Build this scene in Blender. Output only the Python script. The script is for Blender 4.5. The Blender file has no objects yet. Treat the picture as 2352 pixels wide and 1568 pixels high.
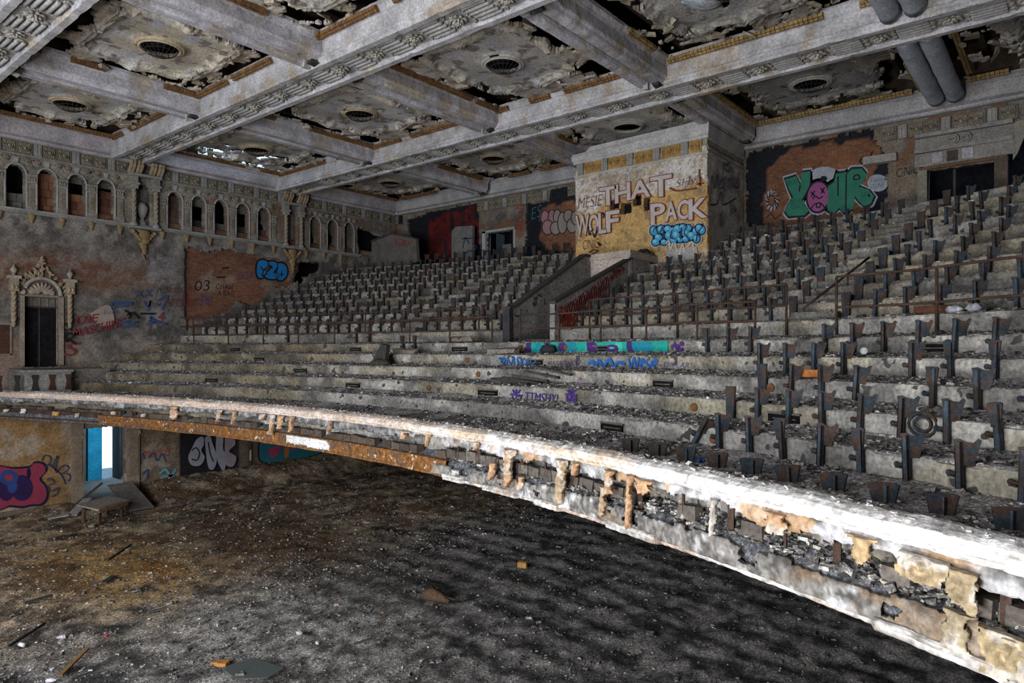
import bpy, math, random
import numpy as np
from mathutils import Matrix, Vector

random.seed(7)
rng = np.random.default_rng(7)
scene = bpy.context.scene
COL = scene.collection
H0 = 6.2                      # eye height above the hall floor; heights below are relative to the eye
SN, CS = .7738, .6334         # heading of the camera: X = towards the back wall (b), Y = towards the left wall (a)
FPX, PX0, HOR = 1568., 1176., 805.

# ------------------------------------------------------------------ camera, world, light, exposure
cam_d = bpy.data.cameras.new('camera'); cam = bpy.data.objects.new('camera', cam_d); COL.objects.link(cam)
cam.location = (0, 0, H0); cam.rotation_euler = (math.pi/2, 0, -math.atan2(SN, CS))
cam_d.sensor_width = 36; cam_d.lens = FPX*36/2352; cam_d.shift_y = (HOR-784)/2352; cam_d.clip_end = 300
scene.camera = cam
world = bpy.data.worlds.new('world'); scene.world = world; world.use_nodes = True
bg = world.node_tree.nodes['Background']; bg.inputs[0].default_value = (.50, .76, 1.0, 1); bg.inputs[1].default_value = 1.3
def area(name, loc, target, sx, sy, power, color):
    l = bpy.data.lights.new(name, 'AREA'); l.shape = 'RECTANGLE'; l.size = sx; l.size_y = sy; l.energy = power; l.color = color
    o = bpy.data.objects.new(name, l); COL.objects.link(o); o.location = loc
    d = Vector(target)-Vector(loc); o.rotation_euler = d.to_track_quat('-Z', 'Y').to_euler(); return o
area('stage_daylight', (-8.3, 12, 7.6), (14, 13, 9.3), 20, 8, 3100, (.92, .95, 1.0))
area('stage_door_daylight', (-6.5, 3.0, 2.4), (8.0, 4.0, 4.6), 2.6, 2.0, 1350, (1, .97, .94))
scene.view_settings.view_transform = 'Standard'; scene.view_settings.look = 'None'
scene.view_settings.gamma = 1; scene.view_settings.use_curve_mapping = False
scene.view_settings.exposure = 0.66

# ------------------------------------------------------------------ helpers
def W(a, b, z): return (b, a, z+H0)
def ray(px, py):
    u = (px-PX0)/FPX; return CS-SN*u, SN+CS*u, (HOR-py)/FPX
AL, BW = 30.5, 26.6           # left wall plane, back wall plane
def onL(px, py, a=AL):
    da, db, dz = ray(px, py); t = a/da; return db*t, dz*t
def onB(px, py, b=BW):
    da, db, dz = ray(px, py); t = b/db; return da*t, dz*t
def onZ(px, py, z):
    da, db, dz = ray(px, py); t = z/dz; return da*t, db*t
RP = np.array([-2.84882885e-06, 3.24887325e-04, -2.45267852e-02, 5.48449490e-01, 6.27083746e+00])
def brail(a):
    a = np.asarray(a, float); lo = np.minimum(a, 0.); aa = np.maximum(a, 0.)
    return np.polyval(RP, aa)+lo*.55
def a_at(px, off):            # where the curve brail+off is met by the sight line of column px
    da, db, _ = ray(px, 0); lo, hi = 0., 60.
    for _ in range(50):
        m = (lo+hi)/2; a = da*m; b = db*m
        if b < float(brail(a))+off: lo = m
        else: hi = m
    return da*lo
def tag(o, label=None, cat=None, group=None, kind=None):
    for k, v in (('label', label), ('category', cat), ('group', group), ('kind', kind)):
        if v: o[k] = v
    return o
def link(o, parent=None):
    COL.objects.link(o)
    if parent is not None:
        o.parent = parent
        if parent.type == 'EMPTY' and parent.get('_abs'): o.matrix_parent_inverse = Matrix.Translation(-Vector(parent.location))
    return o
def empty(name, loc, rz=0, absolute=False):
    o = bpy.data.objects.new(name, None); o.empty_display_size = .2; o.location = loc; o.rotation_euler = (0, 0, rz); COL.objects.link(o)
    if absolute: o['_abs'] = 1
    return o
def mesh(name, V, F, mats, col=None, smooth=False, midx=None):
    me = bpy.data.meshes.new(name); V = np.asarray(V, np.float32).reshape(-1, 3)
    if isinstance(F, np.ndarray) and F.ndim == 2:
        n, k = F.shape; me.vertices.add(len(V)); me.vertices.foreach_set('co', V.ravel())
        me.loops.add(n*k); me.loops.foreach_set('vertex_index', F.astype(np.int32).ravel())
        me.polygons.add(n); me.polygons.foreach_set('loop_start', np.arange(0, n*k, k, dtype=np.int32))
        me.update(calc_edges=True); me.validate()
    else:
        me.from_pydata([tuple(map(float, v)) for v in V], [], [tuple(map(int, f)) for f in F]); me.update()
    for m in (mats if isinstance(mats, (list, tuple)) else [mats]): me.materials.append(m)
    if midx is not None: me.polygons.foreach_set('material_index', np.asarray(midx, np.int32))
    if smooth is True: me.polygons.foreach_set('use_smooth', np.ones(len(me.polygons), bool))
    elif smooth is False: me.polygons.foreach_set('use_smooth', np.zeros(len(me.polygons), bool))
    else: me.polygons.foreach_set('use_smooth', np.asarray(smooth, bool))
    if col is not None:
        c = np.ones((len(V), 4), np.float32); c[:, :3] = np.asarray(col, np.float32).reshape(-1, 3) if np.ndim(col) > 1 else np.asarray(col)
        at = me.color_attributes.new('tint', 'FLOAT_COLOR', 'POINT'); at.data.foreach_set('color', c.ravel())
    return me
def obj(name, me, parent=None, loc=None):
    o = bpy.data.objects.new(name, me)
    if loc is not None: o.location = loc
    return link(o, parent)

class MB:
    """collects shapes in world (or local) coordinates and makes ONE mesh of them"""
    def __init__(s): s.V = []; s.F = []; s.n = 0; s.C = []; s.S = []
    def add(s, V, F, c=(1, 1, 1), smooth=False):
        V = np.asarray(V, float); s.V.append(V); s.C.append(np.tile(np.asarray(c, float), (len(V), 1)) if np.ndim(c) == 1 else np.asarray(c))
        s.F += [tuple(int(i)+s.n for i in f) for f in F]; s.S += [smooth]*len(F); s.n += len(V); return s
    def box(s, lo, hi, c=(1, 1, 1), rz=0., R=None, jit=0.):
        x0, y0, z0 = lo; x1, y1, z1 = hi
        V = np.array([[x0, y0, z0], [x1, y0, z0], [x1, y1, z0], [x0, y1, z0], [x0, y0, z1], [x1, y0, z1], [x1, y1, z1], [x0, y1, z1]], float)
        if jit: V += rng.uniform(-jit, jit, V.shape)
        if R is not None or rz:
            m = V.mean(0); M = np.array(R) if R is not None else np.array(Matrix.Rotation(rz, 3, 'Z')); V = (V-m)@M.T+m
        return s.add(V, [(0, 3, 2, 1), (4, 5, 6, 7), (0, 1, 5, 4), (1, 2, 6, 5), (2, 3, 7, 6), (3, 0, 4, 7)], c)
    def tube(s, P, r, n=8, c=(1, 1, 1), closed=False, cap=True):
        P = np.asarray(P, float); m = len(P); R = np.full(m, r) if np.ndim(r) == 0 else np.asarray(r)
        V = []
        for i in range(m):
            t = (P[(i+1) % m]-P[i-1]) if closed else (P[min(i+1, m-1)]-P[max(i-1, 0)])
            t = t/(np.linalg.norm(t)+1e-9); up = np.array([0, 0, 1.]) if abs(t[2]) < .95 else np.array([1., 0, 0])
            x = np.cross(t, up); x /= np.linalg.norm(x); y = np.cross(x, t)
            for k in range(n):
                w = 2*math.pi*k/n; V.append(P[i]+R[i]*(math.cos(w)*x+math.sin(w)*y))
        F = []
        for i in range(m if closed else m-1):
            for k in range(n):
                j = (i+1) % m; F.append((i*n+k, i*n+(k+1) % n, j*n+(k+1) % n, j*n+k))
        if cap and not closed: F += [tuple(range(n))[::-1], tuple(range((m-1)*n, m*n))]
        return s.add(V, F, c, True)
    def lathe(s, o, prof, n=16, c=(1, 1, 1), axis=2):
        V = []; F = []; m = len(prof)
        for r, h in prof:
            for k in range(n):
                w = 2*math.pi*k/n; v = [r*math.cos(w), r*math.sin(w), h]
                if axis == 0: v = [h, v[0], v[1]]
                if axis == 1: v = [v[0], h, v[1]]
                V.append(np.add(o, v))
        for i in range(m-1):
            for k in range(n): F.append((i*n+k, i*n+(k+1) % n, (i+1)*n+(k+1) % n, (i+1)*n+k))
        F += [tuple(range(n))[::-1], tuple(range((m-1)*n, m*n))]
        return s.add(V, F, c, True)
    def blob(s, o, rx, ry, rz, c=(1, 1, 1), n=7, m=4, R=None, jit=0.):
        V = [[0, 0, -1.]]; F = []
        for i in range(1, m):
            p = math.pi*i/m-math.pi/2
            for k in range(n):
                w = 2*math.pi*k/n; V.append([math.cos(p)*math.cos(w), math.cos(p)*math.sin(w), math.sin(p)])
        V.append([0, 0, 1.]); e = len(V)-1
        for k in range(n):
            F.append((0, 1+(k+1) % n, 1+k)); F.append((e, 1+(m-2)*n+k, 1+(m-2)*n+(k+1) % n))
            for i in range(m-2): F.append((1+i*n+k, 1+i*n+(k+1) % n, 1+(i+1)*n+(k+1) % n, 1+(i+1)*n+k))
        V = np.array(V)*[rx, ry, rz]
        if jit: V *= 1+rng.uniform(-jit, jit, V.shape)
        if R is not None: V = V@np.array(R).T
        return s.add(V+np.asarray(o, float), F, c, True)
    def prism(s, P, d, c=(1, 1, 1)):      # polygon P (3-D) pushed along d
        P = np.asarray(P, float); n = len(P); V = np.vstack([P, P+np.asarray(d, float)])
        return s.add(V, [tuple(range(n))[::-1], tuple(range(n, 2*n))]+[(i, (i+1) % n, n+(i+1) % n, n+i) for i in range(n)], c)
    def mesh(s, name, mats): return mesh(name, np.vstack(s.V), s.F, mats, np.vstack(s.C), s.S)
    def build(s, name, mats, parent=None, loc=None): return obj(name, s.mesh(name, mats), parent, loc)

def _h(x, y, s):
    n = (x.astype(np.int64)*374761393+y.astype(np.int64)*668265263+int(s)*1442695041) & 0x7fffffff
    n = ((n ^ (n >> 13))*1274126177) & 0x7fffffff; n = ((n ^ (n >> 15))*2246822519) & 0x7fffffff
    return (n & 0xffff)/65535.
def vn(x, y, s=0):
    xi = np.floor(x); yi = np.floor(y); fx = x-xi; fy = y-yi; fx = fx*fx*(3-2*fx); fy = fy*fy*(3-2*fy)
    return (_h(xi, yi, s)*(1-fx)+_h(xi+1, yi, s)*fx)*(1-fy)+(_h(xi, yi+1, s)*(1-fx)+_h(xi+1, yi+1, s)*fx)*fy
def fbm(x, y, s=0, o=4, g=.5):
    x = np.asarray(x, float); y = np.asarray(y, float); t = 0; a = 1.; n = 0
    for i in range(o): t = t+a*vn(x*2**i+13*i, y*2**i-7*i, s+i*17); n += a; a *= g
    return t/n
def sstep(a, b, x): t = np.clip((x-a)/(b-a), 0, 1); return t*t*(3-2*t)
def pip(poly, X, Y):
    r = np.zeros(np.shape(X), bool); n = len(poly)
    for i in range(n):
        x0, y0 = poly[i]; x1, y1 = poly[(i+1) % n]
        if y0 == y1: continue
        r ^= ((y0 > Y) != (y1 > Y)) & (X < (x1-x0)*(Y-y0)/(y1-y0)+x0)
    return r
def mixc(c0, c1, t): return np.asarray(c0)*(1-t[..., None])+np.asarray(c1)*t[..., None]

def sheet(name, o, eu, ev, en, wd, ht, res, mats, keep=None, depth=None, color=None, thick=.05, jit=.3, smooth=True, ucurve=None):
    """a slab of plaster: grid of cells, some missing, with relief, ragged broken edges and real thickness"""
    nu = max(2, int(round(wd/res))); nv = max(2, int(round(ht/res)))
    U, Vv = np.meshgrid(np.linspace(0, wd, nu+1), np.linspace(0, ht, nv+1), indexing='ij')
    cu = (U[:-1, :-1]+U[1:, 1:])/2; cv = (Vv[:-1, :-1]+Vv[1:, 1:])/2
    K = np.ones(cu.shape, bool) if keep is None else keep(cu, cv)
    D = np.zeros(U.shape) if depth is None else depth(U, Vv)
    jm = np.zeros(U.shape); kp = np.pad(K, 1, mode='edge'); s4 = kp[:-1, :-1]*1+kp[1:, :-1]+kp[:-1, 1:]+kp[1:, 1:]
    jm[(s4 > 0) & (s4 < 4)] = 1; du = wd/nu; dv = ht/nv
    uu = U+jm*rng.uniform(-jit, jit, U.shape)*du; vv = Vv+jm*rng.uniform(-jit, jit, U.shape)*dv
    eu, ev, en = map(np.asarray, (eu, ev, en)); o = np.asarray(o, float)
    if ucurve is None: P = o+uu[..., None]*eu+vv[..., None]*ev+D[..., None]*en; Q = P-(thick+D[..., None])*en
    else: P = ucurve(uu, vv, D); Q = ucurve(uu, vv, np.full(D.shape, -thick))
    c = np.ones(P.shape)*.5 if color is None else color(U, Vv)
    N = P.shape[0]*P.shape[1]; I = np.arange(N).reshape(P.shape[:2])
    a, b, cc, d = I[:-1, :-1], I[1:, :-1], I[1:, 1:], I[:-1, 1:]
    flip = np.dot(np.cross(eu, ev), en) < 0
    q = np.stack([a, b, cc, d], -1)[K]
    if flip: q = q[:, ::-1]
    fr = [q]; KP = np.pad(K, 1)
    for (sl, e0, e1) in (((slice(0, -2), slice(1, -1)), d, a), ((slice(2, None), slice(1, -1)), b, cc), ((slice(1, -1), slice(0, -2)), a, b), ((slice(1, -1), slice(2, None)), cc, d)):
        m = K & ~KP[sl]; x, y = e0[m], e1[m]
        s = np.stack([y, x, x+N, y+N], -1)
        fr.append(s[:, ::-1] if flip else s)
    F = np.vstack(fr); V = np.vstack([P.reshape(-1, 3), Q.reshape(-1, 3)]); cc2 = np.vstack([c.reshape(-1, 3), c.reshape(-1, 3)*.8])
    used, inv = np.unique(F, return_inverse=True)
    sm = np.zeros(len(F), bool); sm[:len(q)] = smooth
    return mesh(name, V[used], inv.reshape(F.shape), mats, cc2[used], sm)

# ------------------------------------------------------------------ materials
def material(name, base=None, rough=.9, n1=(.7, .35), n2=(9., .35), bump=.25, bscale=30., brick=None, metal=0., alt=None, altscale=6., spots=None, speck=None):
    m = bpy.data.materials.new(name); m.use_nodes = True; t = m.node_tree; N = t.nodes; L = t.links
    bs = N['Principled BSDF']; bs.inputs['Roughness'].default_value = rough; bs.inputs['Metallic'].default_value = metal
    bs.inputs['Specular IOR Level'].default_value = .0 if rough >= .94 and bump == 0 else .15
    geo = N.new('ShaderNodeNewGeometry'); pos = geo.outputs['Position']
    if base is None:
        at = N.new('ShaderNodeAttribute'); at.attribute_name = 'tint'; c = at.outputs['Color']
    else:
        rgb = N.new('ShaderNodeRGB'); rgb.outputs[0].default_value = (*base, 1); c = rgb.outputs[0]
    def noise(sc, det=5., rough_=.6):
        n = N.new('ShaderNodeTexNoise'); n.inputs['Scale'].default_value = sc; n.inputs['Detail'].default_value = det; n.inputs['Roughness'].default_value = rough_
        L.new(pos, n.inputs['Vector']); return n.outputs['Fac']
    def rangef(v, a, b, lo, hi):
        r = N.new('ShaderNodeMapRange'); L.new(v, r.inputs[0]); r.inputs[1].default_value = a; r.inputs[2].default_value = b; r.inputs[3].default_value = lo; r.inputs[4].default_value = hi; return r.outputs[0]
    def mix(f, a, b):
        x = N.new('ShaderNodeMix'); x.data_type = 'RGBA'; L.new(f, x.inputs[0]); L.new(a, x.inputs[6])
        if isinstance(b, tuple): x.inputs[7].default_value = (*b, 1)
        else: L.new(b, x.inputs[7])
        return x.outputs[2]
    def scale(cc, f):
        x = N.new('ShaderNodeVectorMath'); x.operation = 'SCALE'; L.new(cc, x.inputs[0]); L.new(f, x.inputs['Scale']); return x.outputs[0]
    if alt is not None: c = mix(rangef(noise(altscale), .44, .56, 0, 1), c, alt)
    for sc, am in (n1, n2):
        if am: c = scale(c, rangef(noise(sc), .3, .7, 1-am, 1+am))
    h = noise(bscale, 4.)
    if speck is not None: c = scale(c, rangef(noise(speck[0], 3., .7), speck[1], speck[1]+.10, speck[2], speck[3]))
    if spots is not None: c = mix(rangef(noise(spots[1], 2.), spots[2], spots[2]+.03, 0, 1), c, spots[0])
    if brick is not None:
        sep = N.new('ShaderNodeSeparateXYZ'); L.new(pos, sep.inputs[0]); cb = N.new('ShaderNodeCombineXYZ')
        L.new(sep.outputs[brick], cb.inputs[0]); L.new(sep.outputs[2], cb.inputs[1])
        bt = N.new('ShaderNodeTexBrick'); L.new(cb.outputs[0], bt.inputs['Vector'])
        for k, v in (('Scale', 1.), ('Brick Width', .215), ('Row Height', .073), ('Mortar Size', .006), ('Mortar Smooth', .2)): bt.inputs[k].default_value = v
        bt.inputs['Color1'].default_value = (.75, .75, .75, 1); bt.inputs['Color2'].default_value = (1.15, 1.1, 1.05, 1); bt.inputs['Mortar'].default_value = (.55, .55, .57, 1)
        x = N.new('ShaderNodeMix'); x.data_type = 'RGBA'; x.blend_type = 'MULTIPLY'; x.inputs[0].default_value = 1
        L.new(c, x.inputs[6]); L.new(bt.outputs['Color'], x.inputs[7]); c = x.outputs[2]
    L.new(c, bs.inputs['Base Color'])
    if bump:
        b = N.new('ShaderNodeBump'); b.inputs['Strength'].default_value = bump; b.inputs['Distance'].default_value = .05; L.new(h, b.inputs['Height']); L.new(b.outputs[0], bs.inputs['Normal'])
    return m
M_PL = material('crumbling_plaster', None, .92, (1.1, .22), (15., .42), .3, 28.)
M_CO = material('stained_concrete', None, .93, (1.6, .32), (16., .48), .3, 34., spots=((.06, .057, .053), 3.2, .64))
M_RB = material('grey_rubble', None, .95, (1.6, .25), (14., .6), .7, 30., speck=(26., .50, .75, 1.9))
M_BRL = material('red_brick_left', None, .93, (.8, .3), (12., .3), .3, 40., brick=0)
M_BRB = material('red_brick_back', None, .93, (.8, .3), (12., .3), .3, 40., brick=1)
M_ST = material('rusting_painted_iron', (.030, .040, .050), .7, (2.5, .35), (25., .4), .2, 60., alt=(.055, .034, .026), altscale=5.)
M_RU = material('rust', (.058, .036, .028), .85, (3., .35), (30., .4), .3, 60.)
M_ORU = material('orange_rust', (.24, .105, .03), .85, (2.2, .5), (12., .6), .3, 40., alt=(.10, .055, .03), altscale=2.2, spots=((.42, .38, .32), 7., .64))
M_DK = material('black_void', (.012, .012, .014), .95, (1, .3), (8, .3), 0)
M_WD = material('dark_timber', (.05, .036, .026), .9, (3., .4), (20., .4), .3, 50.)
M_CR = material('cream_plaster', None, .9, (2., .22), (16., .28), .22, 34.)
M_BL = material('blue_grey_iron', (.040, .058, .075), .65, (2.5, .3), (25., .3), .2, 60., alt=(.040, .032, .03), altscale=3.)
_p = {}
def paint(c, rough=.8):
    k = tuple(c)
    if k not in _p: _p[k] = material('spray_paint_%d' % len(_p), c, rough, (2., .15), (20., .18), 0)
    return _p[k]
# ------------------------------------------------------------------ floor of the hall
def floor_h(a, b):
    h = .16*(fbm(a*.6, b*.6, 3)-.5)+.10*(fbm(a*2.2, b*2.2, 5)-.5)+.07*(fbm(a*6, b*6, 9, 2)-.5)
    return h+.55*sstep(28.2, 30.4, a+.8*(fbm(a*0+b*.5, b*.7, 21)-.5))*sstep(11.6, 13.5, b)+.25*sstep(27.8, 30.4, a)*fbm(b*.9, a*.9, 8)
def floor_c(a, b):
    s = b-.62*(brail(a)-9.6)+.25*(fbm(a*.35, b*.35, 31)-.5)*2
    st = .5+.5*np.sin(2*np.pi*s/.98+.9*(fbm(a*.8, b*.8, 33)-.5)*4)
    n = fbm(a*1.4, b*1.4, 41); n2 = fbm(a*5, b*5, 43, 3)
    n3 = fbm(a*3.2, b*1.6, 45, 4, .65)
    pale_mix = sstep(.39, .68, .24*n+.17*st+.30*n2+.33*n3)  # pale debris over dark soot bands, mixed by noise and row stripes
    c = mixc((.030, .029, .030), (.25, .235, .225), pale_mix)
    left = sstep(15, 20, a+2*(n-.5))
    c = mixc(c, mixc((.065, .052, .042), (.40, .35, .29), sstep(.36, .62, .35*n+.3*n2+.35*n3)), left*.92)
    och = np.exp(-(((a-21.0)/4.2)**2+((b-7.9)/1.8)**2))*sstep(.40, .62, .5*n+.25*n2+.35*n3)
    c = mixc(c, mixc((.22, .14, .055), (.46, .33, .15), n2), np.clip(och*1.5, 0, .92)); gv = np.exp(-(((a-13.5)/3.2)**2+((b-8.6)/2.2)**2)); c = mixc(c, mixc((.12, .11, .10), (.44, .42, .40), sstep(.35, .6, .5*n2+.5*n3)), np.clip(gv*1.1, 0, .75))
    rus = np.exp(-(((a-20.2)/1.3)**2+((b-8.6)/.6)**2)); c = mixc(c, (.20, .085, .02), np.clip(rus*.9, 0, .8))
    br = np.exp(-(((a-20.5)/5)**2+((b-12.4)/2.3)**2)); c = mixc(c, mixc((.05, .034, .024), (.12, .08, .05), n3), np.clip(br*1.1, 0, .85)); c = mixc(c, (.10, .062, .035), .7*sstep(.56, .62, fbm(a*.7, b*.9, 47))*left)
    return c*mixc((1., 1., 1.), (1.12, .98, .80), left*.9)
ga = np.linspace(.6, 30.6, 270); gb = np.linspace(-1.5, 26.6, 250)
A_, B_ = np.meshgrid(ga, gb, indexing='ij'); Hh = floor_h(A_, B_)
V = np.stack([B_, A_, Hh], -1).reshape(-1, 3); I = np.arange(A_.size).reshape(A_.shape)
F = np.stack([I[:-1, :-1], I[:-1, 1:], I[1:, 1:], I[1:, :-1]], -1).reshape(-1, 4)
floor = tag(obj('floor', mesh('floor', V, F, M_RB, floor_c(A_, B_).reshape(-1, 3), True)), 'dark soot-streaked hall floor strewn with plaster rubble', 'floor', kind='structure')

CUBE = np.array([[-1, -1, -1], [1, -1, -1], [1, 1, -1], [-1, 1, -1], [-1, -1, 1], [1, -1, 1], [1, 1, 1], [-1, 1, 1]], float)
CF = np.array([(0, 3, 2, 1), (4, 5, 6, 7), (0, 1, 5, 4), (1, 2, 6, 5), (2, 3, 7, 6), (3, 0, 4, 7)])
def chips(P, size, col, flat=.5):
    """loose broken bits: one small irregular block per point of P (world)"""
    n = len(P); d = size[:, None]*np.stack([rng.uniform(.5, 1.3, n), rng.uniform(.4, 1., n), rng.uniform(.25, 1., n)*flat], -1)
    v = CUBE[None]*d[:, None, :]*(1+rng.uniform(-.35, .35, (n, 8, 3)))
    th = rng.uniform(0, 2*np.pi, n); tl = rng.normal(0, .35, n); c, s = np.cos(th), np.sin(th)
    y = v[..., 1]*np.cos(tl)[:, None]-v[..., 2]*np.sin(tl)[:, None]; z = v[..., 1]*np.sin(tl)[:, None]+v[..., 2]*np.cos(tl)[:, None]
    x = v[..., 0]; v = np.stack([x*c[:, None]-y*s[:, None], x*s[:, None]+y*c[:, None], z], -1)+P[:, None, :]
    return v.reshape(-1, 3), (CF[None]+8*np.arange(n)[:, None, None]).reshape(-1, 4), np.repeat(col, 8, 0)
def chip_cols(n, light=.4):
    g = np.where(rng.random(n) < light, rng.uniform(.22, .55, n), rng.uniform(.07, .22, n))
    return g[:, None]*np.stack([np.ones(n), rng.uniform(.9, .99, n), rng.uniform(.8, .98, n)], -1)
n = 72000
ca = 30.35-rng.beta(1.1, 1.25, n)*27.5; cb = rng.uniform(1.2, 26, n); dist = np.hypot(ca, cb)
dens = (.25+.75*sstep(.35, .6, fbm(ca*1.1, cb*1.1, 41)))*np.where(ca > 15, 1., .55)*np.clip(1.5-dist/30, .15, 1)
dens = dens*(1+.9*np.exp(-(((ca-14)/3.5)**2+((cb-8)/2.4)**2))); dens = np.maximum(dens, .9*sstep(28, 29.6, ca)*sstep(11.5, 13, cb))
k = rng.random(n) < dens; ca, cb, dist = ca[k], cb[k], dist[k]; n = len(ca)
sz = np.clip(rng.lognormal(-4.15, .5, n), .008, .07)
cc = chip_cols(n, .34)*np.where(ca < 14, .75, 1.05)[:, None]
Vc, Fc, Cc = chips(np.stack([cb, ca, floor_h(ca, cb)+sz*.15], -1), sz, cc)
tag(obj('rubble', mesh('rubble', Vc, Fc, M_RB, Cc), floor), kind='stuff')

# ------------------------------------------------------------------ left wall
EU, EV, EN = (1., 0, 0), (0, 0, 1.), (0, -1., 0)          # along b, up, towards the hall
def Lw(b, z, d=0.): return (b, AL-d, z+H0)
def polyL(p): return [onL(*q) for q in p]
BR_L = polyL([(424, 572), (440, 566), (470, 581), (492, 576), (520, 571), (560, 583), (600, 588), (640, 596), (662, 603), (690, 606), (712, 622), (690, 644), (660, 658), (640, 662), (626, 655), (615, 672), (603, 690), (575, 702), (560, 697), (545, 690), (532, 706), (522, 716), (470, 732), (430, 760), (424, 700)])
VOID_L = polyL([(690, 602), (735, 600), (733, 622), (700, 640), (690, 660), (683, 640)])
D1 = onL(57, 845)+onL(133, 683)                            # door_1: b0, z0, b1, z1
D1 = (D1[0], D1[1], D1[2], D1[3])
NICHE = [5.9, 6.95, 7.99, 8.99, 10.01, 11.06, 13.84, 14.89, 15.94, 17.01, 18.1, 21.03, 22.11, 23.19]
AED = [12.52, 19.66]
ZS, ZTOP, ZA = 5.32, 7.36, 6.55                            # sill, frieze line, spring of the arches
NW = .315
def arch_in(u, v, c, w, zs=ZS+.02, za=ZA, k=1.3):         # pointed arch opening
    x = np.abs(u-c); top = za+w*k*np.sqrt(np.clip(1-(x/w)**2.1, 0, 1))
    return (x < w) & (v > zs) & (v < top)
def left_mid_color(u, v):
    b = u+3.; z = v-2.4; n = fbm(b*.9, z*.9, 51); n2 = fbm(b*3.5, z*3.5, 53)
    c = mixc((.10, .097, .093), (.225, .215, .20), sstep(.36, .66, .45*n+.35*n2+.2*fbm(b*11, z*11, 54)))
    band = np.exp(-((z-3.05+.35*(n-.5)*2-.03*(b-8))/.62)**2)*sstep(13.6, 12.4, b)
    c = mixc(c, mixc((.17, .09, .06), (.21, .155, .13), sstep(.4, .6, n2)), np.clip(band*1.3, 0, .9))
    c = mixc(c, (.26, .185, .145), np.clip(1.1*np.exp(-(((b-8.2)/1.4)**2))*sstep(1.0, -.2, z)*sstep(.3, .6, n+.2), 0, .8))
    c = mixc(c, (.30, .22, .18), .75*sstep(.50, .56, n2)*sstep(.9, -.4, z)*sstep(9.4, 10.2, b))
    c = mixc(c, (.34, .34, .375), .75*sstep(.52, .66, .6*fbm(b*1.7, z*1.3, 57)+.4*fbm(b*7, z*7, 58))*np.exp(-((b-12.9)/.9)**2)*sstep(4.6, 3.9, z))
    c = mixc(c, (.30, .29, .27), .75*sstep(.50, .60, .5*fbm(b*2.2, z*2.2, 59)+.5*n2)*sstep(4.3, 4.75, z+.25*(n2-.5)))
    return c*np.array((.80, .76, .73))
def left_mid_keep(u, v):
    b = u+3.; z = v-2.4
    return ~(pip(BR_L, b, z) | pip(VOID_L, b, z) | ((b > D1[0]) & (b < D1[2]) & (z > D1[1]) & (z < D1[3])))
def left_mid_depth(u, v):
    b = u+3.; z = v-2.4; n = fbm(b*1.2, z*1.2, 51)
    return .05*(n-.5)+.03*(fbm(b*5, z*5, 61)-.5)+.035*sstep(.5, .53, fbm(b*1.1, z*1.5, 63))*sstep(3.2, 4.6, z)
wl = tag(obj('wall_left', sheet('wall_left', (3., AL, H0-2.4), EU, EV, EN, 23.6, ZS+2.4, .085, M_PL, left_mid_keep, left_mid_depth, left_mid_color, .09)),
         'grey ruined side wall with arched niches, brick patch and carved doorway', 'wall', kind='structure')
# brick core behind the plaster
def brk(u, v):
    b = u+3; n = fbm(b*1.5, v*1.5, 71)
    c = mixc((.15, .075, .05), (.21, .105, .068), n)
    return mixc(c, (.25, .19, .155), .8*sstep(.57, .62, fbm(b*1., v*1.3, 73)))
obj('brick_core', sheet('brick_core', (10.5, AL+.10, H0-.6), EU, EV, EN, 16.1, 6.2, .2, M_BRL, lambda u, v: ~pip(VOID_L, u+10.5, v-.6), None, brk, .05), wl)
m = MB(); m.box((3, AL+1.25, H0-2.4), (26.8, AL+1.35, H0+9), (.02, .02, .022)); m.build('wall_backing', M_DK, wl)
# arcade with its niches
def arc_keep(u, v):
    b = u+3; z = v+ZS; k = np.ones(b.shape, bool)
    for c in NICHE: k &= ~arch_in(b, z, c, NW)
    for c in AED: k &= ~arch_in(b, z, c, .26, ZS-.02, 6.72, 1.3)
    k &= ~((b > 23.62+.3*fbm(z*2, z*0, 81)) & (z < 6.75+.5*(fbm(b*1.3, z*0, 83)-.5)) & (b < 26.2))
    k &= ~((np.abs(b-17.55) < .09) & (np.abs(z-5.85) < .11)); k &= ~((np.abs(b-22.63) < .07) & (np.abs(z-5.9) < .3))
    return k
def arc_depth(u, v):
    b = u+3; z = v+ZS; d = .03*(fbm(b*4, z*4, 85)-.5)
    for c in NICHE:                       # spandrel ornament either side of each arch head
        for s in (-1, 1):
            r = np.hypot(b-c-s*.36, (z-7.02)); d = d+.045*np.exp(-((r-.15)/.028)**2)+.04*np.exp(-(r/.06)**2)+.03*np.exp(-((r-.085)/.02)**2)
    return d+.03*(fbm(b*14, z*14, 87, 2)-.5)*sstep(6.6, 6.8, z)
def arc_color(u, v):
    b = u+3; z = v+ZS; n = fbm(b*1.3, z*1.3, 89); n2 = fbm(b*6, z*6, 91)
    c = mixc((.13, .118, .10), (.25, .225, .185), sstep(.35, .65, .5*n+.5*n2))
    return mixc(c, (.17, .10, .07), .7*sstep(.58, .64, fbm(b*.9, z*.5, 93)))
obj('arcade', sheet('arcade', (3., AL-.02, H0+ZS), EU, EV, EN, 23.6, ZTOP-ZS, .046, M_PL, arc_keep, arc_depth, arc_color, .34), wl)
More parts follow.
